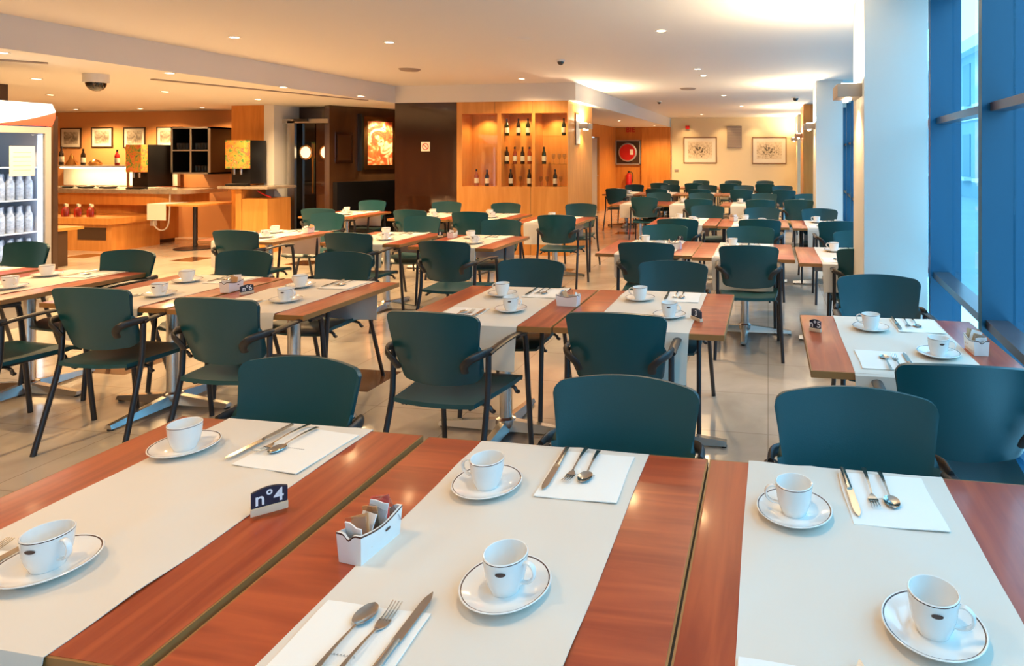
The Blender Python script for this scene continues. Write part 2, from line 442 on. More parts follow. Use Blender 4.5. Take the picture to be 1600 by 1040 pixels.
lows = [((265, 114), 'downlight in the lowered ceiling beside the dark air slot start'), ((443, 136), 'downlight in the lowered ceiling at middle of the air slot'),
        ((564, 150), 'downlight in the lowered ceiling at the right end of the slot'), ((258, 143), 'downlight in the lowered ceiling before the pictures'),
        ((403, 155), 'downlight in the lowered ceiling before the wooden pier'), ((57, 123), 'downlight in the lowered ceiling above the fridge, nearer one'),
        ((79, 148), 'downlight in the lowered ceiling right above the fridge header'), ((2, 82), 'downlight in the lowered ceiling at the left edge of the photo')]
for (px, py), lab in lows: downlight(at(px, py, H2), lab, SPOT_W*1.6)
for x_, w_ in ((-12.6, 'above the buffet nearest the fridge'), (-11.2, 'above the buffet by the pictures'), (-9.9, 'above the black shelf unit')):  # wall washers added to brighten the terracotta wall
    downlight((x_, 9.75, H2), 'added downlight washing the terracotta wall, '+w_, SPOT_W*1.7)
downlight((-3.6, 15.2, H2), 'downlight in the corridor ceiling above the hose reel', SPOT_W*1.5)
downlight((-3.2, 17.9, H2), 'downlight in the corridor ceiling nearest the far wall', SPOT_W*1.5)
for i, (x, yy) in enumerate(((-4.2, 1.2), (-2.1, 1.0), (-.3, 1.2), (-4.2, -1.6), (-1.6, -1.6), (-.9, 8.2), (-.6, 14.6), (-1.8, 17.4))):  # fixtures beside and behind the camera are unseen, added to light the front tables
    downlight((x, yy, H1), 'recessed downlight of the higher ceiling, %s' % ['added unseen above the aisle left of the front tables', 'added unseen above the front left table', 'added unseen above the front right table', 'added unseen behind the camera on the left', 'added unseen behind the camera on the right', 'above the fourth row aisle', 'above the sixth row', 'just before the far wall'][i], SPOT_W*(1.5, .45, .4, 1.0, .5, .8, .8, 1.0)[i])
for i, (x, yy) in enumerate(((-7.5, 1.5), (-8.3, 4.2), (-12.3, 6.0))):  # unseen lamps added left of the view to brighten that side
    downlight((x, yy, H2), 'added unseen downlight of the lowered ceiling, %s' % ['far left beside the front tables', 'in front of the fridge', 'behind the fridge'][i], SPOT_W*1.8)
# up and down wall lamps on the pillars and the cabinet side
def sconce(x, y, z, w, lab, sgn=-1, power=SCONCE_W):
    t = thing('wall_lamp', lab, 'wall lamp', (x, y, z), 0, 'wall lamps throwing light on the ceiling')
    a, b_ = sorted((0, sgn*.16))
    MB().box((a, -w/2, -.045), (b_, w/2, .045), bev=.004).build('lamp_shade', M['taupe'], t)
    a, b_ = sorted((sgn*.03, sgn*.13))
    MB().box((a, -w/2+.03, .046), (b_, w/2-.03, .05)).build('upper_lens', M['lens'], t)
    for dy in (-.08, .08):
        MB().lathe([(.018, -.066), (.022, -.045)], c=(sgn*.08, dy, 0), n=12).build('spot_bulb', M['lens'], t)
    l = bpy.data.lights.new('wall_lamp_up', 'AREA'); l.shape = 'RECTANGLE'; l.size = .12; l.size_y = w; l.energy = power; l.color = (1, .78, .50)
    o = bpy.data.objects.new('wall_lamp_up', l); C.objects.link(o); o.location = (x+sgn*.09, y, z+.07); o.rotation_euler = (PI, 0, 0)
    spot((x+sgn*.1, y, z-.08), power*.5, 120, .8, LAMP)
    return t
sconce(.625, 4.62, 2.0, .32, 'box shaped taupe wall lamp on the side of the nearest white pillar')
sconce(.709, 10.11, 2.0, .32, 'box shaped wall lamp on the side of the second white pillar')
sconce(.765, 14.9, 2.0, .32, 'box shaped wall lamp on the maple clad pillar')
sconce(.80, 18.3, 2.0, .32, 'box shaped wall lamp beside the right framed drawing')
sconce(-3.04, 10.1, 2.03, .30, 'box shaped wall lamp on the side of the wine cabinet', 1)
for px in (1075, 1130, 1180, 1230):   # bare spots without fittings wash the far wall from the ceiling
    p = onY(px, 184, Y_END); spot((p.x, p.y-.35, H1-.04), 26, 110, .9, LAMP)

# ceiling fittings
def disc(px, py, z, r, m, name, lab, cat, h=.02):
    p = at(px, py, z); o = MB().lathe([(0, -h), (r*.8, -h), (r, 0), (0, 0)], n=28).build(name, m); o.location = p; return tag(o, lab, cat)
disc(640, 108, H1, .14, M['vent'], 'ceiling_vent', 'round grey air vent on the higher ceiling left of middle', 'vent')
disc(812, 60, H1, .11, M['ceiling'], 'ceiling_speaker', 'round white disc on the ceiling, top middle', 'speaker', .008)
disc(1075, 138, H1, .14, M['vent'], 'ceiling_vent', 'small round air vent on the ceiling further down the aisle', 'vent')
def dome(px, py, z, r, lab, drop=0):
    p = at(px, py, z); t = thing('camera_dome', lab, 'security camera', p)
    MB().lathe([(r, 0), (r, -.02-drop), (0, -.02-drop)], n=24).build('mounting_ring', M['white_plastic'], t)
    MB().lathe([(r*.8, -.02-drop)]+[(r*.8*math.cos(a), -.02-drop-r*.8*math.sin(a)) for a in (.4, .8, 1.2, 1.5)]+[(0, -.02-drop-r*.8)], n=24).build('dome_glass', M['black_gloss'], t)
dome(876, 94, H1, .05, 'small dark camera dome on the ceiling, top middle')
dome(1030, 158, H1, .05, 'small dark sensor dome on the ceiling before the corridor')
dome(1243, 152, H1, .07, 'dark dome on the ceiling near the maple clad pillar')
dome(150, 116, H2, .11, 'large round camera on the lowered ceiling above the pictures', .07)
def slot(a, b, lab):
    a, b = at(*a, H2), at(*b, H2); d = (b-a); n = Vector((-d.y, d.x, 0)).normalized()*.035
    o = MB().prism([((a+n).x, (a+n).y), ((b+n).x, (b+n).y), ((b-n).x, (b-n).y), ((a-n).x, (a-n).y)], H2-.012, H2).build('air_slot', M['vent'])
    return tag(o, lab, 'vent')
slot((238, 123), (573, 156), 'long dark air slot in the lowered ceiling')
slot((-40, 90), (75, 98), 'short grey air slot in the lowered ceiling above the fridge')

# ------------------------------------------------------------------ chair
def back_fn(u, v):
    w = .190+.040*v
    s_ = 1 if u >= 0 else -1; u = s_*(1-(1-abs(u))**1.7)
    cr_ = .034; e_ = max(0, w*abs(u)-(w-cr_)); cor = cr_-math.sqrt(max(0, cr_*cr_-e_*e_))
    z0 = .535+.014*u*u+cor; z1 = .875-.020*u*u-cor
    z = z0+(z1-z0)*v
    return (u*w, -(.205+.07*v+.01*math.sin(v*PI))+.045*u*u, z)
def seat_fn(u, v):
    w = .200+.035*min(1, v*1.5)-.022*max(0, (v-.8)/.2)**2
    return (u*w, -.235+.465*v+.012*(1-u*u)*(2*v-1), .462-.016*(1-u*u)*math.sin(PI*min(1, v*1.1))-.03*max(0, (v-.8)/.2)**2+.006*u*u)
def chair_parts():
    P = []
    P.append(('backrest', MB().sheet(back_fn, 26, 9, -.016), M['green']))
    P.append(('seat', MB().sheet(seat_fn, 12, 10, .02), M['green']))
    fr = MB()
    for yy in (-.12, .13):
        fr.tube([(-.238, yy, .40), (-.225, yy, .398), (-.17, yy, .428), (.17, yy, .428), (.225, yy, .398), (.238, yy, .40)], .009, 8, sub=4)
    for sx in (-1, 1): fr.tube([(sx*.16, -.2, .43), (sx*.16, .19, .43)], .009, 6)
    P.append(('seat_frame', fr, M['black_metal']))
    for sx in (-1, 1):
        P.append(('leg', MB().tube([(sx*.255, -.315, 0), (sx*.240, -.205, .40), (sx*.240, -.185, .52), (sx*.240, -.180, .67)], .0135, 10, sub=5), M['black_metal']))
        P.append(('leg', MB().tube([(sx*.248, .262, 0), (sx*.242, .225, .40), (sx*.240, .20, .64), (sx*.240, .165, .672), (sx*.240, .11, .676)], .0135, 10, sub=5), M['black_metal']))
        P.append(('armrest', MB().tube([(sx*.240, .20, .676), (sx*.243, .05, .692), (sx*.242, -.10, .688), (sx*.240, -.185, .678)], .02, 10, sub=5, flat=(.021, .010)), M['black_plastic']))
        P.append(('back_bracket', MB().tube([(sx*.242, -.16, .684), (sx*.236, -.225, .688), (sx*.205, -.270, .676), (sx*.172, -.270, .645), (sx*.165, -.252, .612)], .02, 10, sub=5, flat=(.010, .019)), M['black_plastic']))
    return P
ct = thing('armchair', 'x', 'chair')
for n, mb, m in chair_parts(): mb.build(n, m, ct)
CH = Stock(ct)
far = MB()
for n, mb, m in chair_parts():
    o = len(far.v); far.v += mb.v; far.f += [[i+o for i in f] for f in mb.f]; far.sm += mb.sm
    far.mi += [{'dark green moulded plastic': 0, 'black painted tube': 1, 'black plastic': 2}[m.name]]*len(mb.f)
fo = far.build('armchair', [M['green'], M['black_metal'], M['black_plastic']]); tag(fo, 'x', 'chair')
CHF = Stock(fo)

# ------------------------------------------------------------------ table, runner, tableware
TW, TD = .835, .88
def make_table(gm):
    t = thing('dining_table', 'x', 'table')
    MB().box((-TW/2+.004, -TD/2+.004, T-.028), (TW/2-.004, TD/2-.004, T), bev=.003).build('tabletop', gm, t)
    e = MB()
    e.box((-TW/2, -TD/2, T-.028), (TW/2, -TD/2+.006, T-.0012)).box((-TW/2, TD/2-.006, T-.028), (TW/2, TD/2, T-.0012))
    e.box((-TW/2, -TD/2, T-.028), (-TW/2+.006, TD/2, T-.0012)).box((TW/2-.006, -TD/2, T-.028), (TW/2, TD/2, T-.0012))
    e.build('edge_band', M['edge'], t)
    MB().lathe([(.036, .06), (.036, .66), (.07, .672), (.07, .692)], n=24).build('column', M['chrome'], t)
    MB().box((-.22, -.03, T-.045), (.22, .03, T-.0285)).box((-.03, -.22, T-.045), (.03, .22, T-.0285)).build('top_bracket', M['black_metal'], t)
    bs = MB().lathe([(.05, .03), (.058, .05), (.055, .075), (.037, .085), (.037, .09)], n=24)
    for k in range(4):
        R = Matrix.Rotation(k*PI/2, 3, 'Z')
        prof = [(.03, .036, .072), (.22, .032, .052), (.40, .026, .034)]
        vs = []
        for x, hw, z in prof: vs += [R @ Vector((x, -hw, .012)), R @ Vector((x, hw, .012)), R @ Vector((x, hw*.55, z)), R @ Vector((x, -hw*.55, z))]
        fs = []
        for i in range(2):
            for q in range(4): a = i*4+q; b2 = i*4+(q+1) % 4; fs.append([a, b2, b2+4, a+4])
        fs += [[3, 2, 1, 0], [8, 9, 10, 11]]
        bs.add(vs, fs, 0, False)
    bs.build('pedestal_base', M['chrome'], t)
    for k in range(4):
        a = k*PI/2
        MB().lathe([(.015, 0), (.018, .006), (.016, .012)], c=(.385*math.cos(a), .385*math.sin(a), 0), n=12).build('foot_glide', M['black_plastic'], t)
    return Stock(t)
TBX, TBY = make_table(M['cherry_x']), make_table(M['cherry_y'])
def runner_fn(seed, hang=.24, hw=.25):
    rnd = random.Random(seed); ph = [rnd.uniform(0, 6) for _ in range(6)]; sk = rnd.uniform(-.006, .006)
    half = TD/2+.004; tot = 2*half+2*hang
    def fn(u, v):
        s = v*tot
        wx = .0012*math.sin(9*s+ph[0]+u*2)
        if s < hang:
            k = (hang-s); return (u*hw*(1-.03*k/hang)+sk*s+.004*math.sin(6*k+ph[4]), -half-.004-.010*math.sin(u*5+ph[1])*k/hang-.012*k, T+.0005-k-0)
        if s > hang+2*half:
            k = s-hang-2*half; return (u*hw*(1-.03*k/hang)+sk*s, half+.004+.010*math.sin(u*5+ph[2])*k/hang+.012*k, T+.0005-k)
        yy = -half+(s-hang)
        bumpz = .0010+.0034*max(0, math.sin(yy*6+u*1.7+ph[3]))**14+.0030*max(0, math.sin(u*3.2-yy*4+ph[5]))**16+.0012*math.sin(yy*11+u*3+ph[1])**2
        return (u*hw+wx+sk*s, yy, T+.0008+bumpz)
    return fn
RN = []
for s_ in range(4):
    o = MB().sheet(runner_fn(s_, [.24, .20, .26, .22][s_]), 18, 74, .0012).build('table_runner', M['cloth']); tag(o, 'x', 'tablecloth'); RN.append(Stock(o))
ZC = T+.0045      # height of things lying on the runner
# cup and saucer
def cup_parts(detail):
    n = 36 if detail else 14
    prof = [(.0, .006), (.022, .006), (.024, .0), (.0275, .0), (.030, .006), (.0352, .018), (.0392, .034), (.0415, .052), (.0425, .0665), (.0428, .0685), (.0415, .0700), (.0400, .0695), (.0395, .066), (.0380, .050), (.036, .032), (.031, .018), (.015, .011), (0, .010)]
    mis = [0]*17; mis[8] = 1; mis[7] = 0
    body = MB().lathe(prof, n=n, mis=mis)
    body.lathe([(.0430, .0640), (.0433, .0668)], n=n, mi=1) if False else None
    h = MB().tube([(.0395, 0, .058), (.052, 0, .062), (.064, 0, .054), (.064, 0, .038), (.052, 0, .026), (.0355, 0, .022)], .004, 8 if detail else 6, sub=5, flat=(.0055, .0032))
    return body, h
cupt = thing('coffee_cup', 'x', 'cup')
cb, chd = cup_parts(True)
cb.build('cup_body', [M['china'], M['brown_line']], cupt); chd.build('handle', M['china'], cupt)
em = MB()
vs_ = []; 
for k in range(16):
    a = 2*PI*k/16; zz = .052+.0042*math.sin(a); th = -PI/2+.42+.24*math.cos(a); r_ = .0424+(zz-.052)*.08
    vs_.append((r_*math.cos(th), r_*math.sin(th), zz))
vs_.append((.0425*math.cos(-PI/2+.42), .0425*math.sin(-PI/2+.42), .052)); em.add(vs_, [[k, (k+1) % 16, 16] for k in range(16)], 0, False); em.build('printed_emblem', M['brown_line'], cupt)
CUP = Stock(cupt)
cb, chd = cup_parts(False); o_ = len(cb.v); cb.v += chd.v; cb.f += [[i+o_ for i in f] for f in chd.f]; cb.mi += chd.mi; cb.sm += chd.sm
cfo = tag(cb.build('coffee_cup', [M['china'], M['brown_line']]), 'x', 'cup'); CUPF = Stock(cfo)
def saucer(n):
    prof = [(0, .0), (.045, .0), (.050, .003), (.070, .010), (.0855, .0165), (.0868, .0185), (.0858, .0195), (.0835, .0190), (.0812, .0180), (.066, .0125), (.048, .0068), (.030, .0060), (0, .0060)]
    mis = [0]*12; mis[7] = 1
    return MB().lathe(prof, n=n, mis=mis)
so = tag(saucer(48).build('saucer', [M['china'], M['brown_line']]), 'x', 'saucer'); SAU = Stock(so)
sf = tag(saucer(16).build('saucer', [M['china'], M['brown_line']]), 'x', 'saucer'); SAUF = Stock(sf)
# napkin with a thin printed line
nk = thing('paper_napkin', 'x', 'napkin')
MB().sheet(lambda u, v: (u*.104+.002*math.sin(v*5), -.118+.236*v, .0026+.0008*math.sin(u*3+v*4)), 8, 8, .0022).build('folded_sheet', M['napkin'], nk)
pl = MB()
for q in range(9):
    x0 = -.022+q*.0062
    pl.tube([(x0, .002, .0040), (x0+.002, .0045, .0040), (x0+.004, .001, .0040)], .00045, 4, sub=2)
pl.build('printed_script', M['print'], nk)
NAP = Stock(nk)
nfo = tag(MB().sheet(lambda u, v: (u*.104, -.118+.236*v, .0024), 1, 1, .002).build('paper_napkin', M['napkin']), 'x', 'napkin'); NAPF = Stock(nfo)
# cutlery lies along +y with its tip at y=+len/2
kt = thing('table_knife', 'x', 'knife')
MB().sheet(lambda u, v: (u*(.0085 if v < .75 else .0085*max(.12, 1-((v-.75)/.25)**2.2))+(.0015*v), .0+.125*v, .004), 4, 14, .0014).build('blade', M['silver'], kt)
MB().tube([(0, .004, .0045), (0, -.04, .005), (0, -.085, .005), (0, -.098, .005)], .006, 10, sub=3, flat=(.0068, .0036)).build('handle', M['silver'], kt)
KN = Stock(kt)
def shaft(mb, y0, y1, w0, w1):
    mb.sheet(lambda u, v: (u*(w0+(w1-w0)*v**2.2), y0+(y1-y0)*v, .004+.006*math.sin(PI*(1-v))**1*.6), 4, 10, .0018)
fk = MB(); shaft(fk, .030, -.10, .0022, .0072)
fk.sheet(lambda u, v: (u*(.0025+.0095*min(1, v*1.6)**.7), .030+.028*v, .0045-.003*math.sin(PI*v*.8)), 6, 6, .0015)
for q in range(4):
    x0 = (-1.5+q)*.0062
    fk.tube([(x0*.97, .055, .0022), (x0, .075, .0045), (x0, .094, .010)], .0012, 5, sub=3)
FK = Stock(tag(fk.build('table_fork', M['silver']), 'x', 'fork'))
spn = MB(); shaft(spn, .030, -.09, .0022, .0066)
spn.sheet(lambda u, v: (u*.0185*math.sqrt(max(.002, 1-(2*v-1)**2))*(.92+.16*(1-v)), .028+.056*v, .0065-.0050*(1-(u*u))*math.sin(PI*v)), 10, 12, .0012)
SP = Stock(tag(spn.build('table_spoon', M['silver']), 'x', 'spoon'))

placed = []
def setting(c, z, rz, cx_off, where, det, jig):
    """one place: cup and saucer to the right of the guest, napkin with cutlery to the left"""
    R = Matrix.Rotation(rz, 3, 'Z')
    def P(x, yy, dz=0): v = R @ Vector((x+jig[0], yy+jig[1], 0)); return (c[0]+cx_off+v.x, c[1]+v.y, z+dz)
    a = jig[2]
    if det:
        SAU.put(P(.105, -.185), 0, 'white saucer with brown ring, %s' % where, 'saucers')
        CUP.put(P(.105, -.185, .0062), (-.25 if rz == 0 else PI-.15)+a, 'white coffee cup with brown rim, %s' % where, 'coffee cups')
        NAP.put(P(-.125+jig[3], -.285+jig[4]), rz+a*.1, 'white paper napkin under cutlery, %s' % where, 'paper napkins')
        KN.put(P(-.035+jig[5], -.315+jig[6], .0036), rz+.02+a*.15, 'steel table knife on the napkin, %s' % where, 'knives')
        FK.put(P(-.085+jig[5], -.325+jig[6], .0036), rz-.02+a*.1, 'steel table fork on the napkin, %s' % where, 'forks')
        SP.put(P(-.125+jig[5], -.320+jig[6], .0036), rz+a*.12, 'steel spoon on the napkin, %s' % where, 'spoons')
    else:
        SAUF.put(P(.105, -.185), 0, 'distant white saucer, %s' % where, 'saucers')
        CUPF.put(P(.105, -.185, .0062), rz, 'distant white cup, %s' % where, 'coffee cups')
        NAPF.put(P(-.125, -.285), rz, 'distant white napkin, %s' % where, 'paper napkins')

TABLES = {}
ORD = ['first', 'second', 'third', 'fourth', 'fifth', 'sixth', 'seventh']
def table(key, x0, y0, phrase, grain='y', cloth_off=0, dz=0, det=True, rseed=None):
    """x0,y0: left near corner"""
    c = (x0+TW/2, y0+TD/2)
    (TBX if grain == 'x' else TBY).put((c[0], c[1], dz), 0, 'cherry red square table on chrome pedestal, %s' % phrase, 'dining tables')
    i = len(TABLES) if rseed is None else rseed
    RN[i % 4].put((c[0]+cloth_off, c[1], dz), 0 if i % 3 else PI, 'beige paper runner hanging over both ends of the %s' % phrase, 'table runners')
    rnd = random.Random(key)
    for rz, side in ((0, 'near end of'), (PI, 'far end of')):
        jig = (rnd.uniform(-.012, .012), rnd.uniform(-.01, .02), rnd.uniform(-.2, .2)) if det and key not in 'MLR' else (0, 0, 0)
        jig = tuple(jig)+(0, 0, 0, 0)
        if key == 'L' : jig = (-.10, -.075, .1, 0, .01, .02, .10) if rz == 0 else (.085, -.045, -.8, -.085, .045, -.04, .045)
        if key == 'M' : jig = (-.02, .02, 0, .02, -.10, .01, -.03) if rz == 0 else (.01, .0, .15, 0, 0, 0, 0)
        if key == 'R' : jig = (-.015, .045, -.25, 0, -.133, .0, -.085) if rz == 0 else (.03, -.01, .3, 0, 0, 0, 0)
        setting(c, dz+ZC, rz, cloth_off, side+' '+phrase, det, jig)
    TABLES[key] = (c, phrase)
table('L', -1.850, .872, 'front left table', 'y', 0, .004, rseed=0)
table('M', -.998, .875, 'front middle table', 'x', 0, 0, rseed=1)
table('R', -.158, .875, 'front right table', 'y', -.065, 0, rseed=2)
for k_, (key, x0, y0, g) in enumerate((('T0', -6.13, 3.0, 'y'), ('Ta', -5.21, 2.98, 'y'), ('Tb', -4.09, 2.97, 'y'), ('Tc', -3.23, 2.96, 'y'), ('B3', -1.88, 2.96, 'y'), ('B4', -1.035, 2.97, 'x'))):
    table(key, x0, y0, '%s table of the second row' % ORD[k_], g)
table('T5', .165, 2.545, 'window table with sign 5', 'y')
for k_, (key, x0, y0) in enumerate((('C1', -5.54, 5.40), ('C2', -4.24, 5.46), ('C3', -3.26, 5.36), ('C4', -1.46, 5.27), ('C5', -.62, 5.2), ('C6', .24, 5.06))):
    table(key, x0, y0, '%s table of the third row' % ORD[k_], 'x' if key in ('C5',) else 'y')
for k_, (key, x0, y0) in enumerate((('D1', -1.44, 7.55), ('D2', -.59, 7.50), ('D3', .28, 7.45))):
    table(key, x0, y0, '%s table of the fourth row' % ORD[k_])
for k_, (key, x0, y0) in enumerate((('F1', -6.35, 7.75), ('F2', -4.95, 7.65), ('F3', -4.14, 7.72), ('F4', -3.14, 7.45))):
    table(key, x0, y0, '%s table before the wine cabinet' % ORD[k_])
for k_, (key, x0) in enumerate((('E0', -2.64), ('E1', -1.79), ('E2', -.78), ('E3', .26))):
    table(key, x0, 10.5 if key != 'E3' else 10.6, '%s table of the fifth row' % ORD[k_], det=False)
for k_, x0 in enumerate((-3.25, -2.40, -1.55, -.70, .15)):
    table('G%d' % k_, x0-.25, 13.2, '%s table of the sixth row' % ORD[k_], det=False)
for k_, x0 in enumerate((-3.05, -2.2, -1.35, -.5)):
    table('I%d' % k_, x0-.0, 15.9, '%s table of the last row' % ORD[k_], det=False)

# ------------------------------------------------------------------ chairs at the tables
def chair(px, py, near, phrase, det=True, rot=0):
    p = at(px, py, .868)
    if near: loc, rz = (p.x, p.y+.275, 0), rot
    else: loc, rz = (p.x, p.y-.275, 0), PI+rot
    lab = ('green armchair, back to us, %s' if near else 'green armchair facing us, %s') % phrase
    (CH if det else CHF).put(loc, rz, lab, 'green armchairs')
NEAR = 'near side of '; FARS = 'far side of '
for key, px, py in (('L', 478, 560), ('M', 977, 590), ('R', 1335, 608), ('T0', 48, 378), ('Ta', 208, 391), ('Tb', 388, 392), ('Tc', 541, 394), ('B3', 833, 405), ('B4', 1050, 408), ('T5', 1370, 430),
                    ('C1', 514, 333), ('C2', 661, 338), ('C3', 785, 343), ('C4', 1041, 351), ('C5', 1171, 354), ('C6', 1340, 361),
                    ('D1', 1106, 321), ('D2', 1192, 324), ('D3', 1280, 326), ('F1', 584, 313), ('F2', 701, 315), ('F3', 791, 317), ('F4', 910, 318)):
    chair(px, py, False, FARS+TABLES[key][1], rot=random.uniform(-.05, .05))
for key, px, py, r in (('Tb', 128, 450, .06), ('Tc', 326, 466, .03), ('B3', 674, 489, -.06), ('B4', 959, 490, 0), ('T5', 1517, 573, .0), ('Ta', -85, 452, -.05),
                       ('C1', 361, 360, .05), ('C2', 538, 364, .05), ('C3', 692, 377, -.04), ('C4', 1008, 379, .0), ('C5', 1168, 384, .03), ('C6', 1358, 389, 0),
                       ('D1', 1058, 342, .0), ('D2', 1187, 343, 0), ('D3', 1314, 346, 0), ('F1', 491, 326, .1), ('F2', 638, 328, 0), ('F3', 729, 331, .1), ('F4', 867, 336, .03)):
    chair(px, py, True, NEAR+TABLES[key][1], rot=r)
for key, px, py in (('E0', 1006, 308), ('E1', 1091, 311), ('E2', 1188, 312), ('E3', 1248, 312)):
    chair(px, py, True, NEAR+TABLES[key][1], det=False)
for key, px, py in (('E0', 1030, 301), ('E1', 1096, 301.5), ('E2', 1194, 302), ('E3', 1262, 303)):
    chair(px, py, False, FARS+TABLES[key][1], det=False)
for k_ in range(5):
    c, ph = TABLES['G%d' % k_]
    CHF.put((c[0], c[1]-.62, 0), random.uniform(-.1, .1), 'green armchair, back to us, '+NEAR+ph, 'green armchairs')
    CHF.put((c[0], c[1]+.62, 0), PI+random.uniform(-.1, .1), 'green armchair facing us, '+FARS+ph, 'green armchairs')
for k_ in range(4):
    c, ph = TABLES['I%d' % k_]
    CHF.put((c[0], c[1]-.62, 0), random.uniform(-.1, .1), 'green armchair, back to us, '+NEAR+ph, 'green armchairs')
    CHF.put((c[0], c[1]+.62, 0), PI+random.uniform(-.1, .1), 'green armchair facing us, '+FARS+ph, 'green armchairs')

# ------------------------------------------------------------------ number signs and sugar boxes
def text_mesh(txt, size, m, parent, loc, rot, name='number', ext=.0006):
    cu = bpy.data.curves.new(name, 'FONT'); cu.body = txt; cu.size = size; cu.extrude = ext; cu.align_x = 'CENTER'; cu.align_y = 'CENTER'; cu.offset = size*.012
    o = bpy.data.objects.new(name, cu); C.objects.link(o)
    dg = bpy.context.evaluated_depsgraph_get(); me = bpy.data.meshes.new_from_object(o.evaluated_get(dg))
    bpy.data.objects.remove(o); me.materials.clear(); me.materials.append(m)
    n = bpy.data.objects.new(name, me); C.objects.link(n); n.parent = parent; n.location = loc; n.rotation_euler = rot
    return n
def sign(px0, py0, px1, py1, txt, lab, z):
    a = at(px0, py0, z); b = at(px1, py1, z); c = (a+b)/2; ang = math.atan2((b-a).y, (b-a).x); w = (b-a).length
    t = thing('table_number_sign', lab, 'sign', c, ang, 'table number signs')
    MB().box((-w/2, -.009, 0), (w/2, .009, .016), bev=.001).build('sign_foot', M['pale_wood'], t)
    # board with a slightly arched top
    poly = [(-w/2+.001, .012), (w/2-.001, .012)]+[((.5-k/10)*(w-.002), .050+.008*math.cos((k/10-.5)*PI)) for k in range(11)]
    vs = [(x, -.004, zz) for x, zz in poly]+[(x, .004, zz) for x, zz in poly]; n = len(poly)
    mb = MB(); mb.add(vs, [list(range(n)), list(range(n, 2*n))[::-1]]+[[i, (i+1) % n, n+(i+1) % n, n+i] for i in range(n)], 0, False)
    bd = mb.build('slate', M['board'], t)
    text_mesh(txt, .042, M['chalk'], bd, (0, -.0046, .034), (PI/2, 0, 0), 'chalk_number', .0003)
    return t
sign(391, 806, 450, 790, 'n°4', 'small slate sign reading n°4 on the front left table', T+.012)
sign(375, 461, 396, 457, 'n°6', 'small slate sign reading n°6 on a left second row table', T+.001)
sign(1265, 516, 1283, 519, 'n°5', 'small slate sign reading n°5 on the window table', T+.001)
sign(1081, 497, 1096, 503, '3', 'small dark number sign right of the cups, second row middle', T+.001)
sign(684, 370, 692, 370, '8', 'tiny dark number sign between two left tables of the third row', T+.001)
sign(1059, 377, 1067, 378, '7', 'tiny dark sign behind the sugar box of the third row', T+.001)
def packet(loc, rot, m, lab, grp):
    o = MB().sheet(lambda u, v: (u*.022, .0015*math.sin(u*4+v*3), -.033+.066*v), 4, 4, .0025).build('sugar_packet', m)
    o.location = loc; o.rotation_euler = rot; return tag(o, lab, 'sugar packet', grp)
def sugar_box(p, ang, lab, where, n=9, det=True):
    L, W, Hh, th = .125, .062, .062, .004
    t = thing('sugar_box', lab, 'sugar box', p, ang, 'white sugar boxes')
    def top(s, side):   # wavy upper edge
        if side == 'long': return Hh-.009+.011*abs(2*s-1)**1.6
        return Hh+.002-.011*math.exp(-((s-.5)/.15)**2)
    bx = MB()
    ring = []
    N = 14
    for k in range(N): s = k/N; ring.append((-W/2+W*s, -L/2, top(s, 'short')))
    for k in range(N): s = k/N; ring.append((W/2, -L/2+L*s, top(s, 'long')))
    for k in range(N): s = k/N; ring.append((W/2-W*s, L/2, top(s, 'short')))
    for k in range(N): s = k/N; ring.append((-W/2, L/2-L*s, top(s, 'long')))
    n_ = len(ring); vs = []; si = 1-2*th/W; sj = 1-2*th/L
    for x, yy, z in ring: vs.append((x*.90, yy*.93, .0))
    for x, yy, z in ring: vs.append((x, yy, z-.004))
    for x, yy, z in ring: vs.append((x*1.005, yy*1.005, z))
    for x, yy, z in ring: vs.append((x*si, yy*sj, z))
    for x, yy, z in ring: vs.append((x*.90*si, yy*.93*sj, .005))
    for lv, mi in ((0, 0), (1, 1), (2, 0), (3, 0)):
        bx.add([], [], 0)
        for k in range(n_):
            bx.f.append([lv*n_+k, lv*n_+(k+1) % n_, (lv+1)*n_+(k+1) % n_, (lv+1)*n_+k]); bx.mi.append(mi); bx.sm.append(False)
    bx.v = [tuple(v) for v in vs]
    bx.f.append(list(range(n_))[::-1]); bx.f.append([4*n_+k for k in range(n_)]); bx.mi += [0, 0]; bx.sm += [False, False]
    bx.build('ceramic_box', [M['china'], M['brown_line']], t)
    e2 = MB(); e2.add([(W/2*.985+.0006, yy, .036+zz) for yy, zz in ((.012, -.003), (.022, -.003), (.026, 0), (.022, .003), (.012, .003), (.008, 0))], [list(range(6))], 0, False)
    if det: e2.build('printed_emblem', M['brown_line'], t)
    rnd = random.Random(where); R = Matrix.Rotation(ang, 3, 'Z')
    cols = ['packet', 'packet_clear', 'packet_tan', 'packet', 'packet_clear', 'packet_tan', 'packet', 'packet_red', 'packet_clear']
    names = {'packet': 'white', 'packet_tan': 'brown', 'packet_red': 'red', 'packet_blue': 'blue', 'packet_clear': 'clear'}
    for k in range(n):
        yy = -L/2+.016+(L-.034)*k/max(1, n-1)
        q = Vector(p)+R @ Vector((rnd.uniform(-.005, .005), yy, .040+rnd.uniform(0, .010)+.012*k/n))
        m = cols[k % len(cols)]
        packet(q, (rnd.uniform(-.45, .35), rnd.uniform(-.35, .35), ang+rnd.uniform(-.25, .25)), M[m], '%s sugar packet in the box on the %s' % (names[m], where), 'sugar packets, '+where+', '+names[m])
sugar_box((-.838, 1.235, T+.001), -.12, 'white wavy edged sugar box full of packets, front middle table', 'front middle table')
sugar_box((.875, 2.90, T+.001), .05, 'white sugar box on the window table', 'window table', 6)
p = at(888, 477, T); sugar_box((p.x, p.y, T+.001), 1.5, 'white sugar box where two second row tables meet, middle', 'second row middle table', 4)
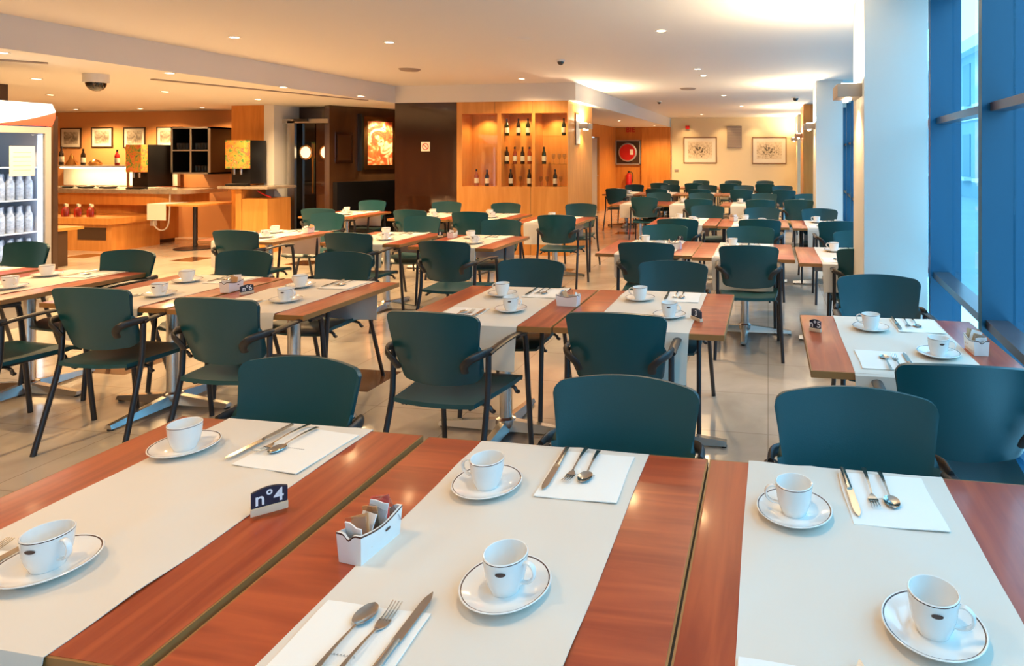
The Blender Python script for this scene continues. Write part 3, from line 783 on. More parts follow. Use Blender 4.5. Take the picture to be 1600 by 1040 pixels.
p = at(362, 455, T); sugar_box((p.x, p.y, T+.004), .1, 'pale sugar box beside the n°6 sign', 'table with sign 6', 4)
p = at(707, 371, T); sugar_box((p.x, p.y, T+.001), .1, 'white sugar box between two left third row tables', 'third row left table', 3)
p = at(482, 364, T); sugar_box((p.x, p.y, T+.004), .1, 'white sugar box on the leftmost third row table', 'third row leftmost table', 3)
p = at(1054, 389, T); sugar_box((p.x, p.y, T+.001), 1.4, 'white sugar box with blue packets, third row right of the aisle', 'third row aisle table', 3)
p = at(1146, 345, T); sugar_box((p.x, p.y, T+.001), .6, 'small white sugar box on the fourth row', 'fourth row table', 3)

# ------------------------------------------------------------------ wine cabinet and dark panel
t = MB().box((-5.955, Y_F, 0), (-4.885, 10.76, H2-.001)).build('wall_dark_panel', M['brown_gloss']); struct(t, 'tall glossy dark brown panel left of the wine cabinet')
p = onY(665, 229, Y_F); s_ = MB().box((p.x-.075, Y_F-.006, p.z-.075), (p.x+.075, Y_F-.0005, p.z+.075)).build('no_smoking_sign', M['mount']); tag(s_, 'small square no smoking sign on the dark panel', 'sign')
ng = MB().tube([(p.x+.05*math.cos(a*PI/8), Y_F-.009, p.z+.05*math.sin(a*PI/8)) for a in range(17)], .006, 6, sub=1)
ng.tube([(p.x-.035, Y_F-.009, p.z+.035), (p.x+.035, Y_F-.009, p.z-.035)], .006, 6); ng.build('red_ring', M['red'], s_)
cab = thing('wine_cabinet', 'built-in maple wine display cabinet with three glazed bays', 'cabinet', (0, 0, 0))
YB = Y_F+.34
bays = []
for a_, b__, top_, bot_ in ((722, 777, 178, 290), (783, 831, 177, 292), (836, 886, 176, 293)):
    pa, pb = onY(a_, top_, Y_F), onY(b__, bot_, Y_F); bays.append((pa.x, pb.x))
ZT, ZB = onY(800, 177, Y_F).z, onY(800, 291.5, Y_F).z
xl, xr = -4.88, -3.04
cb_ = MB().box((xl, Y_F, 0), (xr, 10.775, ZB)).box((xl, Y_F, ZT), (xr, 10.775, H2-.002)).box((xl, YB, ZB), (xr, 10.775, ZT))
edges = [xl]+[e for b2 in bays for e in b2]+[xr]
for i in range(0, 8, 2): cb_.box((edges[i], Y_F, ZB), (edges[i+1], YB, ZT))
cb_.build('carcass', M['maple'], cab)
tl = MB()
for px in (773, 832): 
    q = onY(px, 170, Y_F); tl.box((q.x-.003, Y_F-.004, ZT), (q.x+.003, Y_F+.001, H2-.003))
q = onY(829, 350, Y_F); tl.box((q.x-.003, Y_F-.004, 0), (q.x+.003, Y_F+.001, ZB)); tl.build('panel_joint', M['frame_wood'], cab)
for i, (xa, xb) in enumerate(bays):
    MB().box((xa, Y_F+.015, ZB), (xb, Y_F+.021, ZT)).build('glass_door', M['clear'], cab)
    for zz in ((212, 256) if i else ()):
        z = onY(800, zz, Y_F+.12).z
        MB().box((xa+.001, Y_F+.04, z-.006), (xb-.001, YB-.001, z)).build('glass_shelf', M['clear'], cab)
    spot(((xa+xb)/2, Y_F+.17, ZT-.02), 14, 140, .6, LAMP, name='cabinet_light')
def bottle(loc, m, lab, lm='label_cream', h=.30, r=.037, grp='wine bottles in the display cabinet'):
    t = thing('wine_bottle', lab, 'bottle', loc, 0, grp); k = h/.30
    MB().lathe([(0, 0), (r*.9, 0), (r, .006*k), (r, .185*k), (r*.85, .205*k), (.016, .232*k), (.0135, .245*k), (.0135, .28*k)], n=18).build('glass_body', m, t)
    MB().lathe([(.0150, .262*k), (.0150, .300*k), (0, .300*k)], n=12).build('capsule', M['bottle_dark'] if m is not M['bottle_dark'] else M['black'], t)
    MB().lathe([(r+.0007, .05*k), (r+.0007, .14*k)], n=18).build('paper_label', M[lm], t)
bl = [(744.5, 290, 'bottle_red', 'left bay, large bottle with cream label'), (761, 290, 'bottle_dark', 'left bay, slim dark bottle'),
      (792, 212, 'bottle_green', 'middle bay top shelf, left'), (810, 212, 'bottle_dark', 'middle bay top shelf, centre'), (825, 212, 'bottle_green', 'middle bay top shelf, right'),
      (792, 256, 'bottle_dark', 'middle bay centre shelf, first'), (804.5, 256, 'bottle_red', 'middle bay centre shelf, second'), (816.5, 256, 'bottle_dark', 'middle bay centre shelf, third'), (827.5, 256, 'bottle_red', 'middle bay centre shelf, fourth'),
      (798, 292, 'bottle_dark', 'middle bay floor, left'), (827, 292, 'bottle_dark', 'middle bay floor, right'),
      (881, 212, 'bottle_green', 'right bay top shelf'), (850, 256, 'bottle_green', 'right bay centre shelf'), (867.5, 292, 'bottle_dark', 'right bay floor')]
for px, py, m, lab in bl:
    zz = {290: ZB+.001, 292: ZB+.001}.get(py) or onY(800, py, Y_F+.12).z+.001
    q = onY(px, py, Y_F+.14); bottle((q.x, Y_F+.14, zz), M[m], 'wine bottle in the cabinet, '+lab, h=.27 if 'slim' not in lab else .26, r=.034)
def tumbler(loc, lab, grp, r=.03, h=.11, stem=False):
    if stem: prof = [(.03, 0), (.03, .003), (.004, .008), (.004, .07), (.02, .085), (.032, .12), (.028, .16)]
    else: prof = [(0, 0), (r*.8, 0), (r, h), (r*.94, h), (r*.75, .006), (0, .006)]
    o = MB().lathe(prof, n=14).build('wine_glass' if stem else 'tumbler', M['tumbler']); o.location = loc; return tag(o, lab, 'glass', grp)
for px in (845, 855, 876): q = onY(px, 292, Y_F+.12); tumbler((q.x, Y_F+.12, ZB+.001), 'stemmed glass on the floor of the right cabinet bay', 'stemmed glasses, right bay floor', stem=True)
for px in (865, 874, 882): z = onY(800, 256, Y_F+.12).z; q = onY(px, 292, Y_F+.12); tumbler((q.x, Y_F+.12, z+.001), 'stemmed glass on the middle shelf of the right cabinet bay', 'stemmed glasses, right bay shelf', stem=True)
q = onY(813, 292, Y_F+.12); tumbler((q.x, Y_F+.12, ZB+.001), 'stemmed glass between the bottles on the middle bay floor', None, stem=True)
# little glazed notice on the cabinet side
pf = tag(MB().box((-3.038, 9.78, 1.72), (-3.025, 10.02, 2.22)).build('notice_frame', M['frame_wood']), 'small framed notice on the side of the wine cabinet', 'frame')
MB().box((-3.0255, 9.80, 1.74), (-3.0235, 10.0, 2.20)).build('notice_paper', M['mount'], pf)

# ------------------------------------------------------------------ doors with portholes
fr = MB()
def postY(px0, px1, Y, z0, z1, mb, d=.05): 
    a = onY(px0, 300, Y).x; b2 = onY(px1, 300, Y).x; mb.box((a, Y, z0), (b2, Y+d, z1))
postY(449, 460, 9.6, 0, 2.14, fr); 
a = onY(428, 190, 9.6).x; fr.box((a, 9.6, 2.10), (-7.3, 9.65, 2.17))
fo_ = struct(fr.build('trim_3', M['steel']), 'steel door frame before the porthole doors')
MB().box((onY(461, 190, 9.6).x, 9.56, 2.13), (onY(482, 190, 9.6).x, 9.60, 2.17)).build('door_closer', M['black_metal'], fo_)
for n_, (pa, pb, pc) in enumerate(((461, 493, 478), (494, 526, 510))):
    xa, xb = onY(pa, 300, 9.72).x, onY(pb, 300, 9.72).x
    dn = struct(MB().box((xa, 9.72, 0), (xb-.006, 9.77, 2.10)).build('door_%d' % (n_+3), M['black_gloss' if n_ == 0 else 'brown_gloss']), 'dark swing door with a round brass porthole')
    pc_ = onY(pc, 238, 9.72)
    rg = MB().tube([(pc_.x+.115*math.cos(k*PI/12), 9.715, pc_.z+.115*math.sin(k*PI/12)) for k in range(25)], .016, 8, sub=1).build('porthole_ring', M['brass'], dn)
    vs = [(pc_.x+.105*math.cos(k*PI/12), 9.712, pc_.z+.105*math.sin(k*PI/12)) for k in range(24)]
    mb = MB(); mb.add(vs, [list(range(24))], 0, False)
    M.setdefault('porthole', mat('lit frosted porthole', (.7, .72, .6), .4, emit=.55, ecol=(.75, .8, .62)))
    mb.build('porthole_glass', M['porthole'], dn)
    MB().box((xb-.05, 9.70, .9), (xb-.02, 9.72, 1.5)).build('push_plate', M['brass'], dn)
sw = tag(MB().box((onY(438, 270, 9.98).x, 9.985, 1.20), (onY(446, 270, 9.98).x, 9.999, 1.36)).build('switch_plate', M['mount']), 'cream switch plate on the dark wall left of the doors', 'switch')

# ------------------------------------------------------------------ painting wall
def art_material(name, cols, scale=3.2, seed=0, blob=None):
    m = bpy.data.materials.new(name); m.use_nodes = True; nt = m.node_tree; b = nt.nodes['Principled BSDF']; b.inputs['Roughness'].default_value = .5
    tc = nt.nodes.new('ShaderNodeTexCoord'); n = nt.nodes.new('ShaderNodeTexNoise'); n.inputs['Scale'].default_value = scale; n.inputs['Detail'].default_value = 2.5; n.inputs['Distortion'].default_value = 1.4
    mp = nt.nodes.new('ShaderNodeMapping'); mp.inputs['Location'].default_value = (seed, seed*.7, seed*1.3)
    nt.links.new(tc.outputs['Object'], mp.inputs[0]); nt.links.new(mp.outputs[0], n.inputs['Vector'])
    cr = nt.nodes.new('ShaderNodeValToRGB'); src = n.outputs['Fac']
    if blob:
        m2 = nt.nodes.new('ShaderNodeMapping'); m2.inputs['Scale'].default_value = blob; nt.links.new(tc.outputs['Object'], m2.inputs[0])
        ln = nt.nodes.new('ShaderNodeVectorMath'); ln.operation = 'LENGTH'; nt.links.new(m2.outputs[0], ln.inputs[0])
        ma = nt.nodes.new('ShaderNodeMath'); ma.operation = 'MULTIPLY_ADD'; ma.inputs[1].default_value = .30; ma.inputs[2].default_value = -.17; nt.links.new(ln.outputs['Value'], ma.inputs[0])
        ad = nt.nodes.new('ShaderNodeMath'); ad.operation = 'ADD'; nt.links.new(ma.outputs[0], ad.inputs[0]); nt.links.new(src, ad.inputs[1]); src = ad.outputs[0]
    nt.links.new(src, cr.inputs[0]); nt.links.new(cr.outputs[0], b.inputs['Base Color'])
    el = cr.color_ramp.elements
    for i, c in enumerate(cols):
        pos = .3+.42*i/(len(cols)-1)
        if i < 2: el[i].position = pos; el[i].color = (*c, 1)
        else: e = el.new(pos); e.color = (*c, 1)
    return m
M['painting'] = art_material('orange abstract painting', [(.10, .16, .04), (.55, .05, .02), (.78, .20, .04), (.85, .70, .38), (.62, .12, .03)], 5, 2)
M['photo1'] = art_material('grey landscape print', [(.16, .13, .10), (.36, .30, .22), (.62, .55, .44)], 9, 1, (1.5, 1, 9))
M['drawing'] = art_material('ink drawing print', [(.05, .035, .02), (.62, .50, .34), (.74, .64, .48)], 12, 4, (2.4, 1, 4.2))
M['juice'] = art_material('fruit poster', [(.05, .24, .06), (.35, .42, .10), (.82, .40, .05), (.80, .13, .09), (.85, .62, .30)], 12, 3)
def on_slant(s, z, off=0): q = P1+dirp*s+nrmp*off; return Vector((q.x, q.y, z))
def slant_box(s0, s1, z0, z1, o0, o1, name, m, parent=None):
    a, b2, c3, d4 = on_slant(s0, 0, o0), on_slant(s1, 0, o0), on_slant(s1, 0, o1), on_slant(s0, 0, o1)
    return MB().prism([(a.x, a.y), (b2.x, b2.y), (c3.x, c3.y), (d4.x, d4.y)], z0, z1).build(name, m, parent)
pt = tag(slant_box(.60, 1.22, 1.30, 2.24, .002, .04, 'painting', M['brass']), 'brightly lit orange abstract painting in a gold frame', 'painting')
slant_box(.67, 1.15, 1.38, 2.16, .0405, .046, 'canvas', M['painting'], pt)
pl_ = on_slant(.9, H2-.05, .55); spot(pl_, 90, 60, .6, (1, .8, .5), rot=(0, 0, 0)); o = bpy.data.objects[-1]
aim = (on_slant(.9, 1.75)-pl_); 
for o in [x for x in C.objects if x.type == 'LIGHT' and (x.location-pl_).length < .01]: o.rotation_euler = aim.to_track_quat('-Z', 'Y').to_euler()
tag(slant_box(.50, .545, 1.28, 2.28, .002, .06, 'door_pull', M['black_metal']), 'tall dark vertical bar left of the orange painting', 'handle')
refl_panel = tag(slant_box(.10, .40, 1.42, 1.95, .002, .02, 'picture_frame', M['brown_gloss']), 'dim brown framed panel standing in for a reflection of the orange painting', 'picture')  # reflection of the painting in the lacquered wall, built as a dim panel
slant_box(.13, .37, 1.47, 1.90, .0205, .023, 'print', M['brown_wall'], refl_panel)
bn = thing('bench', 'black upholstered bench under the orange painting', 'bench', (0, 0, 0))
slant_box(.05, 1.15, .12, .46, .02, .50, 'seat', M['black'], bn); slant_box(.05, 1.15, .46, 1.10, .02, .14, 'backrest', M['black'], bn); slant_box(.1, 1.1, 0, .12, .08, .44, 'plinth', M['black_metal'], bn)

# ------------------------------------------------------------------ drinks counter with machine
def machine(x0, x1, y0, y1, z0, z1, lab, grp='black juice dispensers'):
    t = thing('juice_dispenser', lab, 'drinks machine', (0, 0, 0), 0, grp)
    hz = z1-z0; zm = z0+hz*.38
    MB().box((x0, y0+.12, z0+.03), (x1, y1, z1), bev=.008).box((x0, y0, z0), (x1, y0+.12, z0+.03), bev=.003).build('body', M['black'], t)
    MB().box((x0+.003, y0-.0, zm), (x1-.003, y0+.119, z1-.002), bev=.004).build('poster_panel', M['juice'], t)
    for k in (0, 1):
        xx = x0+(x1-x0)*(.32+.36*k)
        MB().lathe([(.018, 0), (.022, .07), (.022, .09)], c=(xx, y0+.06, zm-.10), n=12).build('nozzle', M['steel'], t)
    MB().box((x0+.03, y0+.01, z0+.031), (x1-.03, y0+.11, z0+.036)).build('drip_tray', M['steel'], t)
machine(-10.96, -10.64, 9.28, 9.87, .972, 1.74, 'black juice dispenser with fruit poster standing on the buffet')
machine(-8.61, -8.256, 8.9, 9.35, 1.062, 1.80, 'black juice dispenser with fruit poster on the small high counter')
dc = thing('drinks_counter', 'small maple counter with grey top before the wooden pier', 'counter', (0, 0, 0))
MB().box((-8.66, 8.80, 1.02), (-7.75, 9.42, 1.06), bev=.004).build('worktop', M['marble'], dc)
MB().box((-8.30, 8.9, 0), (-7.84, 9.40, .86)).box((-8.42, 8.9, 0), (-8.31, 9.40, 1.02)).build('body', M['maple'], dc)
MB().box((-8.30, 8.98, .86), (-7.90, 9.38, .865)).build('shelf', M['maple_dark'], dc)
tag(MB().tube([(-8.1, 9.0, .98), (-7.95, 8.95, .93), (-7.82, 8.95, .885)], .012, 6).build('towel', M['red']), 'dark red cloth bunched under the small high counter top', 'cloth')
wl = thing('shelf_unit', 'black wall shelf with four open cubbies holding glasses', 'shelf', (0, 0, 0))
x0, x1, y0, y1, z0, z1 = -10.55, -9.73, 9.75, 10.39, 1.22, 2.06
MB().box((x0, y0, z0), (x1, y1, z0+.03)).box((x0, y0, z1-.03), (x1, y1, z1)).box((x0, y0, z0), (x0+.03, y1, z1)).box((x1-.03, y0, z0), (x1, y1, z1)).box((x0, y1-.02, z0), (x1, y1, z1)).build('carcass', M['black'], wl)
MB().box((x0, y0-.004, z0-.001), (x1, y0, z0+.03)).box((x0, y0-.004, z1-.03), (x1, y0, z1)).box((x0, y0-.004, z0), (x0+.035, y0, z1)).box((x1-.05, y0-.004, z0), (x1, y0, z1)).build('front_edge', M['grey_metal'], wl)
xm, zm = (x0+x1)/2, (z0+z1)/2
MB().box((xm-.015, y0-.003, z0+.03), (xm+.015, y0+.006, z1-.03)).build('divider_edge', M['grey_metal'], wl)
MB().box((xm-.014, y0+.006, z0+.03), (xm+.014, y1-.03, z1-.03)).build('divider', M['black'], wl)
MB().box((x0+.03, y0-.002, zm-.012), (x1-.03, y0+.006, zm+.012)).build('shelf_edge', M['grey_metal'], wl)
MB().box((x0+.03, y0+.006, zm-.012), (x1-.03, y1-.03, zm+.0115)).build('shelf_board', M['black'], wl)
for cell, (xa, zz, n, nm) in enumerate(((x0+.08, zm+.013, 5, 'upper left'), (xm+.05, zm+.013, 5, 'upper right'), (xm+.05, z0+.031, 5, 'lower right'), (xm-.07, z0+.031, 1, 'lower left'))):
    for k in range(n):
        tumbler((xa+.065*k, y0+.07, zz), 'upright tumbler in the %s cubby of the black shelf' % nm, 'tumblers, %s cubby' % nm, .028, .12)

# ------------------------------------------------------------------ buffet
bf = thing('buffet_counter', 'curved maple buffet counter with grey marble top', 'counter', (0, 0, 0))
def rounded(xl_, xr_, yf, yb, r, n=10):
    pts = [(xl_, yb), (xl_, yf+.12), (xl_+1.2, yf)]
    for k in range(n+1):
        a = -PI/2+k/n*PI/2; pts.append((xr_-r+r*math.cos(a), yf+r*.55+r*.55*math.sin(a)))
    pts.append((xr_, yb)); return pts
MB().prism(rounded(-14, -9.62, 9.16, 10.0, .35), .90, .97).build('worktop', M['marble'], bf)
MB().prism(rounded(-14, -9.95, 9.24, 9.95, .35), .70, .90).build('apron', M['maple'], bf)
MB().prism(rounded(-14, -10.60, 9.36, 9.95, .7), .06, .70).build('body', M['maple'], bf)
MB().prism(rounded(-14, -10.63, 9.39, 9.9, .7), 0, .06).build('plinth', M['frame_dark'], bf)
MB().box((-11.45, 9.20, 0), (-11.35, 9.34, .55)).box((-12.6, 8.55, .44), (-10.38, 9.40, .54)).box((-12.6, 8.62, 0), (-10.45, 9.45, .44)).build('lower_step', M['maple'], bf)
MB().box((-11.1, 8.612, .18), (-10.55, 8.625, .38)).build('step_opening_shade', M['frame_dark'], bf)  # thin dark panel painted as the shaded hollow of the opening
gs = thing('sneeze_guard', 'glass topped shelf over the lit buffet', 'shelf', (0, 0, 0))
zs = onY(150, 258, 9.7).z
MB().box((-13.6, 9.35, zs-.02), (-11.1, 10.35, zs)).build('glass_top', M['steel'], gs)
MB().box((-13.6, 10.30, .975), (-11.0, 10.36, zs-.021)).build('back_panel', M['mount'], gs)
for xx in (-13.2, -11.3): MB().box((xx-.015, 9.6, .972), (xx+.015, 9.63, zs-.021)).build('support', M['steel'], gs)
MB().tube([(-13.2, 9.95, zs-.05), (-11.4, 9.95, zs-.05)], .02, 8).build('lamp_tube', M['buffet_tube'], gs)
l = bpy.data.lights.new('buffet_light', 'AREA'); l.shape = 'RECTANGLE'; l.size = 2.0; l.size_y = .1; l.energy = 20; l.color = (1, .72, .36)
o = bpy.data.objects.new('buffet_light', l); C.objects.link(o); o.location = (-12.3, 9.95, zs-.08); o.rotation_euler = (.45, 0, 0)
# dishes on the buffet
for k, px in enumerate((108, 128, 148, 168, 190)):
    q = at(px, 293, .97); q.y = min(q.y, 9.75)
    d_ = MB().lathe([(0, .0), (.06, 0), (.12, .03), (.115, .032), (.05, .006), (0, .006)], n=20).build('serving_dish', M['china']); d_.location = (q.x, 9.5+.08*(k % 2), .971); tag(d_, 'white serving dish on the buffet top, %s from the fridge' % ORD[k], 'dish', 'serving dishes')
# bottles and ornaments on the shelf
q = onY(130, 255, 9.6); bottle((q.x, 9.6, zs+.001), M['bottle_dark'], 'dark bottle on the shelf between the first two pictures', h=.30, grp='bottles on the buffet shelf')
q = onY(96, 255, 9.6); bottle((q.x, 9.6, zs+.001), M['bottle_dark'], 'dark bottle on the buffet shelf beside the fridge', h=.34, grp='bottles on the buffet shelf')
q = onY(183, 255, 9.6); bottle((q.x, 9.6, zs+.001), M['red'], 'bright red bottle on the shelf below the third picture', h=.28, grp='bottles on the buffet shelf')
q = onY(112, 255, 9.6); o = MB().lathe([(0, 0), (.10, 0), (.07, .07), (.045, .10), (.03, .16), (0, .22)], n=10).build('ornament', M['brass']); o.location = (q.x, 9.6, zs+.001); tag(o, 'pointed golden brown ornament on the buffet shelf', 'ornament')
q = onY(149, 255, 9.6); o = MB().lathe([(0, 0), (.09, 0), (.10, .04), (.06, .09), (0, .11)], n=9).build('basket', M['brass']); o.location = (q.x, 9.6, zs+.001); tag(o, 'low brown basket on the buffet shelf', 'basket')
pg = thing('potted_plant', 'green leafy plant beside the juice dispenser poster', 'plant', (-11.12, 9.6, zs+.001))
lf = MB()
for k in range(16):
    a = k*2.4; r = .06+.05*(k % 3)/2; h = .06+.16*(k/16)
    lf.tube([(0, 0, .02), (r*.5*math.cos(a), r*.5*math.sin(a), h), (r*math.cos(a), r*math.sin(a), h*.9)], .012, 5, sub=3, flat=(.018, .003))
M['leaf'] = mat('green leaf', (.05, .16, .03), .5); lf.build('foliage', M['leaf'], pg); MB().lathe([(0, 0), (.04, 0), (.05, .05), (0, .05)], n=14).build('pot', M['brass'], pg)
# sauce bottles on the lower step
for k in range(7):
    q = at(88+k*9.5, 349-(k % 2)*1.5, .56); q.x = max(min(q.x, -11.2), -12.5)
    xx = -11.62+.125*k; t = thing('sauce_bottle', 'small glass sauce bottle on the low buffet step, %s from the fridge' % ORD[k], 'bottle', (xx, 8.66+.07*(k % 2), .541), 0, 'sauce bottles on the low step')
    MB().lathe([(0, 0), (.045, 0), (.048, .01), (.048, .12), (.02, .16), (.016, .17)], n=14).build('jar', M['jar_red'] if k % 2 else M['tumbler'], t)
    MB().lathe([(.018, .17), (.02, .21), (0, .215)], n=12).build('lid', M['steel'] if k % 2 else M['label_cream'], t)
# pictures on the terracotta wall
def framed(cs, Y, lab, mf, mm, mp, fw=.018, mw=.05, cat='picture', grp=None):
    (xa, za), (xb, zb) = cs
    t = thing('picture_frame', lab, cat, ((xa+xb)/2, Y, (za+zb)/2), 0, grp); w, h = abs(xb-xa)/2, abs(za-zb)/2
    MB().box((-w, -.02, -h), (w, 0, -h+fw)).box((-w, -.02, h-fw), (w, 0, h)).box((-w, -.02, -h+fw), (-w+fw, 0, h-fw)).box((w-fw, -.02, -h+fw), (w, 0, h-fw)).build('frame', mf, t)
    MB().box((-w+fw, -.010, -h+fw), (w-fw, -.002, h-fw)).build('mount', mm, t)
    MB().box((-w+fw+mw, -.012, -h+fw+mw), (w-fw-mw, -.0101, h-fw-mw)).build('print', mp, t)
    return t
for k, (a_, b__, y0_, y1_) in enumerate(((95, 127, 200, 231), (143, 176, 199, 230), (193, 227, 199, 231), (245, 285, 198, 229))):
    pa, pb = onY(a_, y0_, 10.39), onY(b__, y1_, 10.39)
    framed(((pa.x, pa.z), (pb.x, pb.z)), 10.398, '%s small framed landscape print from the left on the terracotta wall' % ORD[k], M['frame_dark'], M['mount'], M['photo1'], .02, .055, grp='landscape prints')
for k, (a_, b__, y0_, y1_) in enumerate(((1068, 1120, 214, 255), (1175, 1229, 214, 256))):
    pa, pb = onY(a_, y0_, Y_END), onY(b__, y1_, Y_END)
    framed(((pa.x, pa.z), (pb.x, pb.z)), Y_END-.002, ['left', 'right'][k]+' framed ink drawing on the beige far wall', M['frame_wood'], M['mount'], M['drawing'], .03, .11, grp='ink drawings')
pa, pb = onY(1136, 197, Y_END), onY(1159, 231, Y_END)
vg = thing('wall_grille', 'grey brown ventilation grille between the two ink drawings', 'grille', ((pa.x+pb.x)/2, Y_END-.002, (pa.z+pb.z)/2)); w, h = (pb.x-pa.x)/2, (pa.z-pb.z)/2
MB().box((-w, -.03, -h), (w, 0, h)).build('grille_frame', M['vent'], vg)
sl = MB()
for k in range(14): z = -h+.03+k*(2*h-.06)/13; sl.box((-w+.02, -.036, z-.008), (w-.02, -.03, z+.008))
sl.build('slats', M['taupe'], vg)
p = onY(1074.5, 199, Y_END); tag(MB().box((p.x-.06, Y_END-.06, p.z-.05), (p.x+.06, Y_END-.001, p.z+.05), bev=.01).build('fire_alarm', M['red']), 'small red fire alarm box on the beige wall', 'alarm')
p = onY(1057, 266, Y_END); tag(MB().box((p.x-.06, Y_END-.02, p.z-.03), (p.x+.06, Y_END-.001, p.z+.03)).build('wall_socket', M['vent']), 'small dark socket on the beige far wall', 'socket')
# hose reel, extinguisher, red letters
pa, pb = onY(962, 219, Y_END-.02), onY(1001, 257, Y_END-.02)
hr = thing('hose_reel_box', 'recessed hose reel box with a red reel on the corridor end wall', 'hose reel', ((pa.x+pb.x)/2, Y_END-.002, (pa.z+pb.z)/2)); w, h = (pb.x-pa.x)/2, (pa.z-pb.z)/2
MB().box((-w, -.02, -h), (w, 0, h)).build('back_plate', M['frame_dark'], hr)
MB().box((-w, -.07, h-.03), (w, -.0, h)).box((-w, -.07, -h), (w, 0, -h+.03)).box((-w, -.07, -h), (-w+.03, 0, h)).box((w-.03, -.07, -h), (w, 0, h)).build('box_frame', M['grey_metal'], hr)
R90 = Matrix.Rotation(PI/2, 3, 'X')
def yl(prof, c, n=28):
    mb = MB().lathe(prof, n=n); mb.v = [tuple(R90 @ Vector(v)+Vector(c)) for v in mb.v]; return mb
yl([(.26, 0), (.26, .085), (.245, .10)], (0, -.021, 0)).build('reel', M['red'], hr)
yl([(.255, .02), (.285, .04), (.285, .08), (.255, .10)], (0, -.02, 0)).build('hose', M['grey_metal'], hr)
MB().box((.08, -.13, -.07), (.18, -.122, .09)).build('instruction_label', M['mount'], hr)
p = onY(982, 282, Y_END-.15)
ex = thing('fire_extinguisher', 'red fire extinguisher hanging under the hose reel', 'fire extinguisher', (p.x, Y_END-.11, p.z-.25))
MB().lathe([(0, 0), (.085, 0), (.09, .02), (.09, .40), (.05, .46), (.025, .48)], n=20).build('cylinder', M['red'], ex)
MB().lathe([(.025, .48), (.03, .54), (0, .55)], n=12).build('valve', M['black_plastic'], ex)
MB().tube([(.02, 0, .52), (.12, -.02, .48), (.13, -.02, .30), (.10, -.02, .18)], .012, 8).build('hose', M['black_plastic'], ex)
MB().box((-.05, .08, .2), (.05, .11, .3)).build('wall_bracket', M['steel'], ex)
p = onY(985, 203, Y_END-.01); sg = thing('wall_lettering', 'red letters above the hose reel', 'lettering', (p.x, Y_END-.004, p.z))
text_mesh('BIE', .22, M['red'], sg, (0, 0, 0), (PI/2, 0, 0), 'letters', .002)
# small table with white cloth, cable
q = at(305, 388, 0)
bt = thing('side_table', 'small round footed side table with a dark post near the buffet', 'table', (q.x, q.y, 0))
MB().lathe([(0, 0), (.30, 0), (.30, .012), (.06, .035), (.035, .04)], n=28).build('base', M['black_metal'], bt)
MB().lathe([(.035, .035), (.035, .73)], n=16).build('post', M['black_metal'], bt)
MB().box((-.50, -.35, .73), (.42, .35, .76), bev=.004).build('tabletop', M['maple'], bt)
wc = thing('white_box', 'x', 'box')
wc['label'] = 'pale cloth hanging over the left end of the small side table'; wc['category'] = 'cloth'; wc.name = 'tray_cloth'
MB().sheet(lambda u, v: (q.x-.36+u*.18, q.y-.36 if v < .5 else q.y-.36+(v-.5)*.8, .50+.265*min(1, v*2)), 4, 10, .003).build('cloth_sheet', M['cloth'], wc)
cb2 = thing('power_cable', 'white power cable looping down beside the side table', 'cable', (0, 0, 0))
cc = [onY(238, 318, 9.3), onY(241, 330, 9.3), onY(238, 345, 9.3), onY(247, 358, 9.28), onY(258, 358, 9.28), onY(264, 345, 9.25), onY(266, 300, 9.2)]
MB().tube(cc, .012, 6, sub=6).build('wire', M['white_plastic'], cb2)
p = onY(240, 348, 9.3); MB().box((p.x-.05, 9.27, p.z-.05), (p.x+.04, 9.33, p.z+.04), bev=.01).build('plug', M['white_plastic'], cb2)

# ------------------------------------------------------------------ drinks fridge
fx, fy0, fy1, fh = -6.66, 3.92, 4.93, 2.04
fg = thing('drinks_fridge', 'tall glass door drinks fridge with lit red and white header', 'fridge', (0, 0, 0))
fb = MB().box((fx-.60, fy0, 0), (fx-.58, fy1, fh)).box((fx-.58, fy0, 0), (fx-.02, fy0+.02, fh)).box((fx-.58, fy1-.02, 0), (fx-.02, fy1, fh)).box((fx-.58, fy0+.02, fh-.02), (fx-.02, fy1-.02, fh)).box((fx-.58, fy0+.02, 0), (fx-.02, fy1-.02, .22))
fb.build('cabinet', M['fridge_grey'], fg)
MB().box((fx-.575, fy0+.021, .221), (fx-.565, fy1-.021, fh-.03)).box((fx-.56, fy0+.021, .221), (fx-.03, fy0+.03, fh-.03)).box((fx-.56, fy1-.03, .221), (fx-.03, fy1-.021, fh-.03)).build('liner', M['fridge_in'], fg)
dr = MB().box((fx-.019, fy0, .22), (fx+.01, fy0+.05, 1.82)).box((fx-.019, fy1-.05, .22), (fx+.01, fy1, 1.82)).box((fx-.019, fy0+.05, .22), (fx+.01, fy1-.05, .28)).box((fx-.019, fy0+.05, 1.76), (fx+.01, fy1-.05, 1.82)).build('door', M['fridge_grey'], fg)
MB().box((fx-.008, fy0+.05, .28), (fx-.002, fy1-.05, 1.76)).build('door_glass', M['clear'], dr)
MB().box((fx+.011, fy0+.06, .9), (fx+.03, fy0+.08, 1.2)).build('handle', M['black_plastic'], dr)
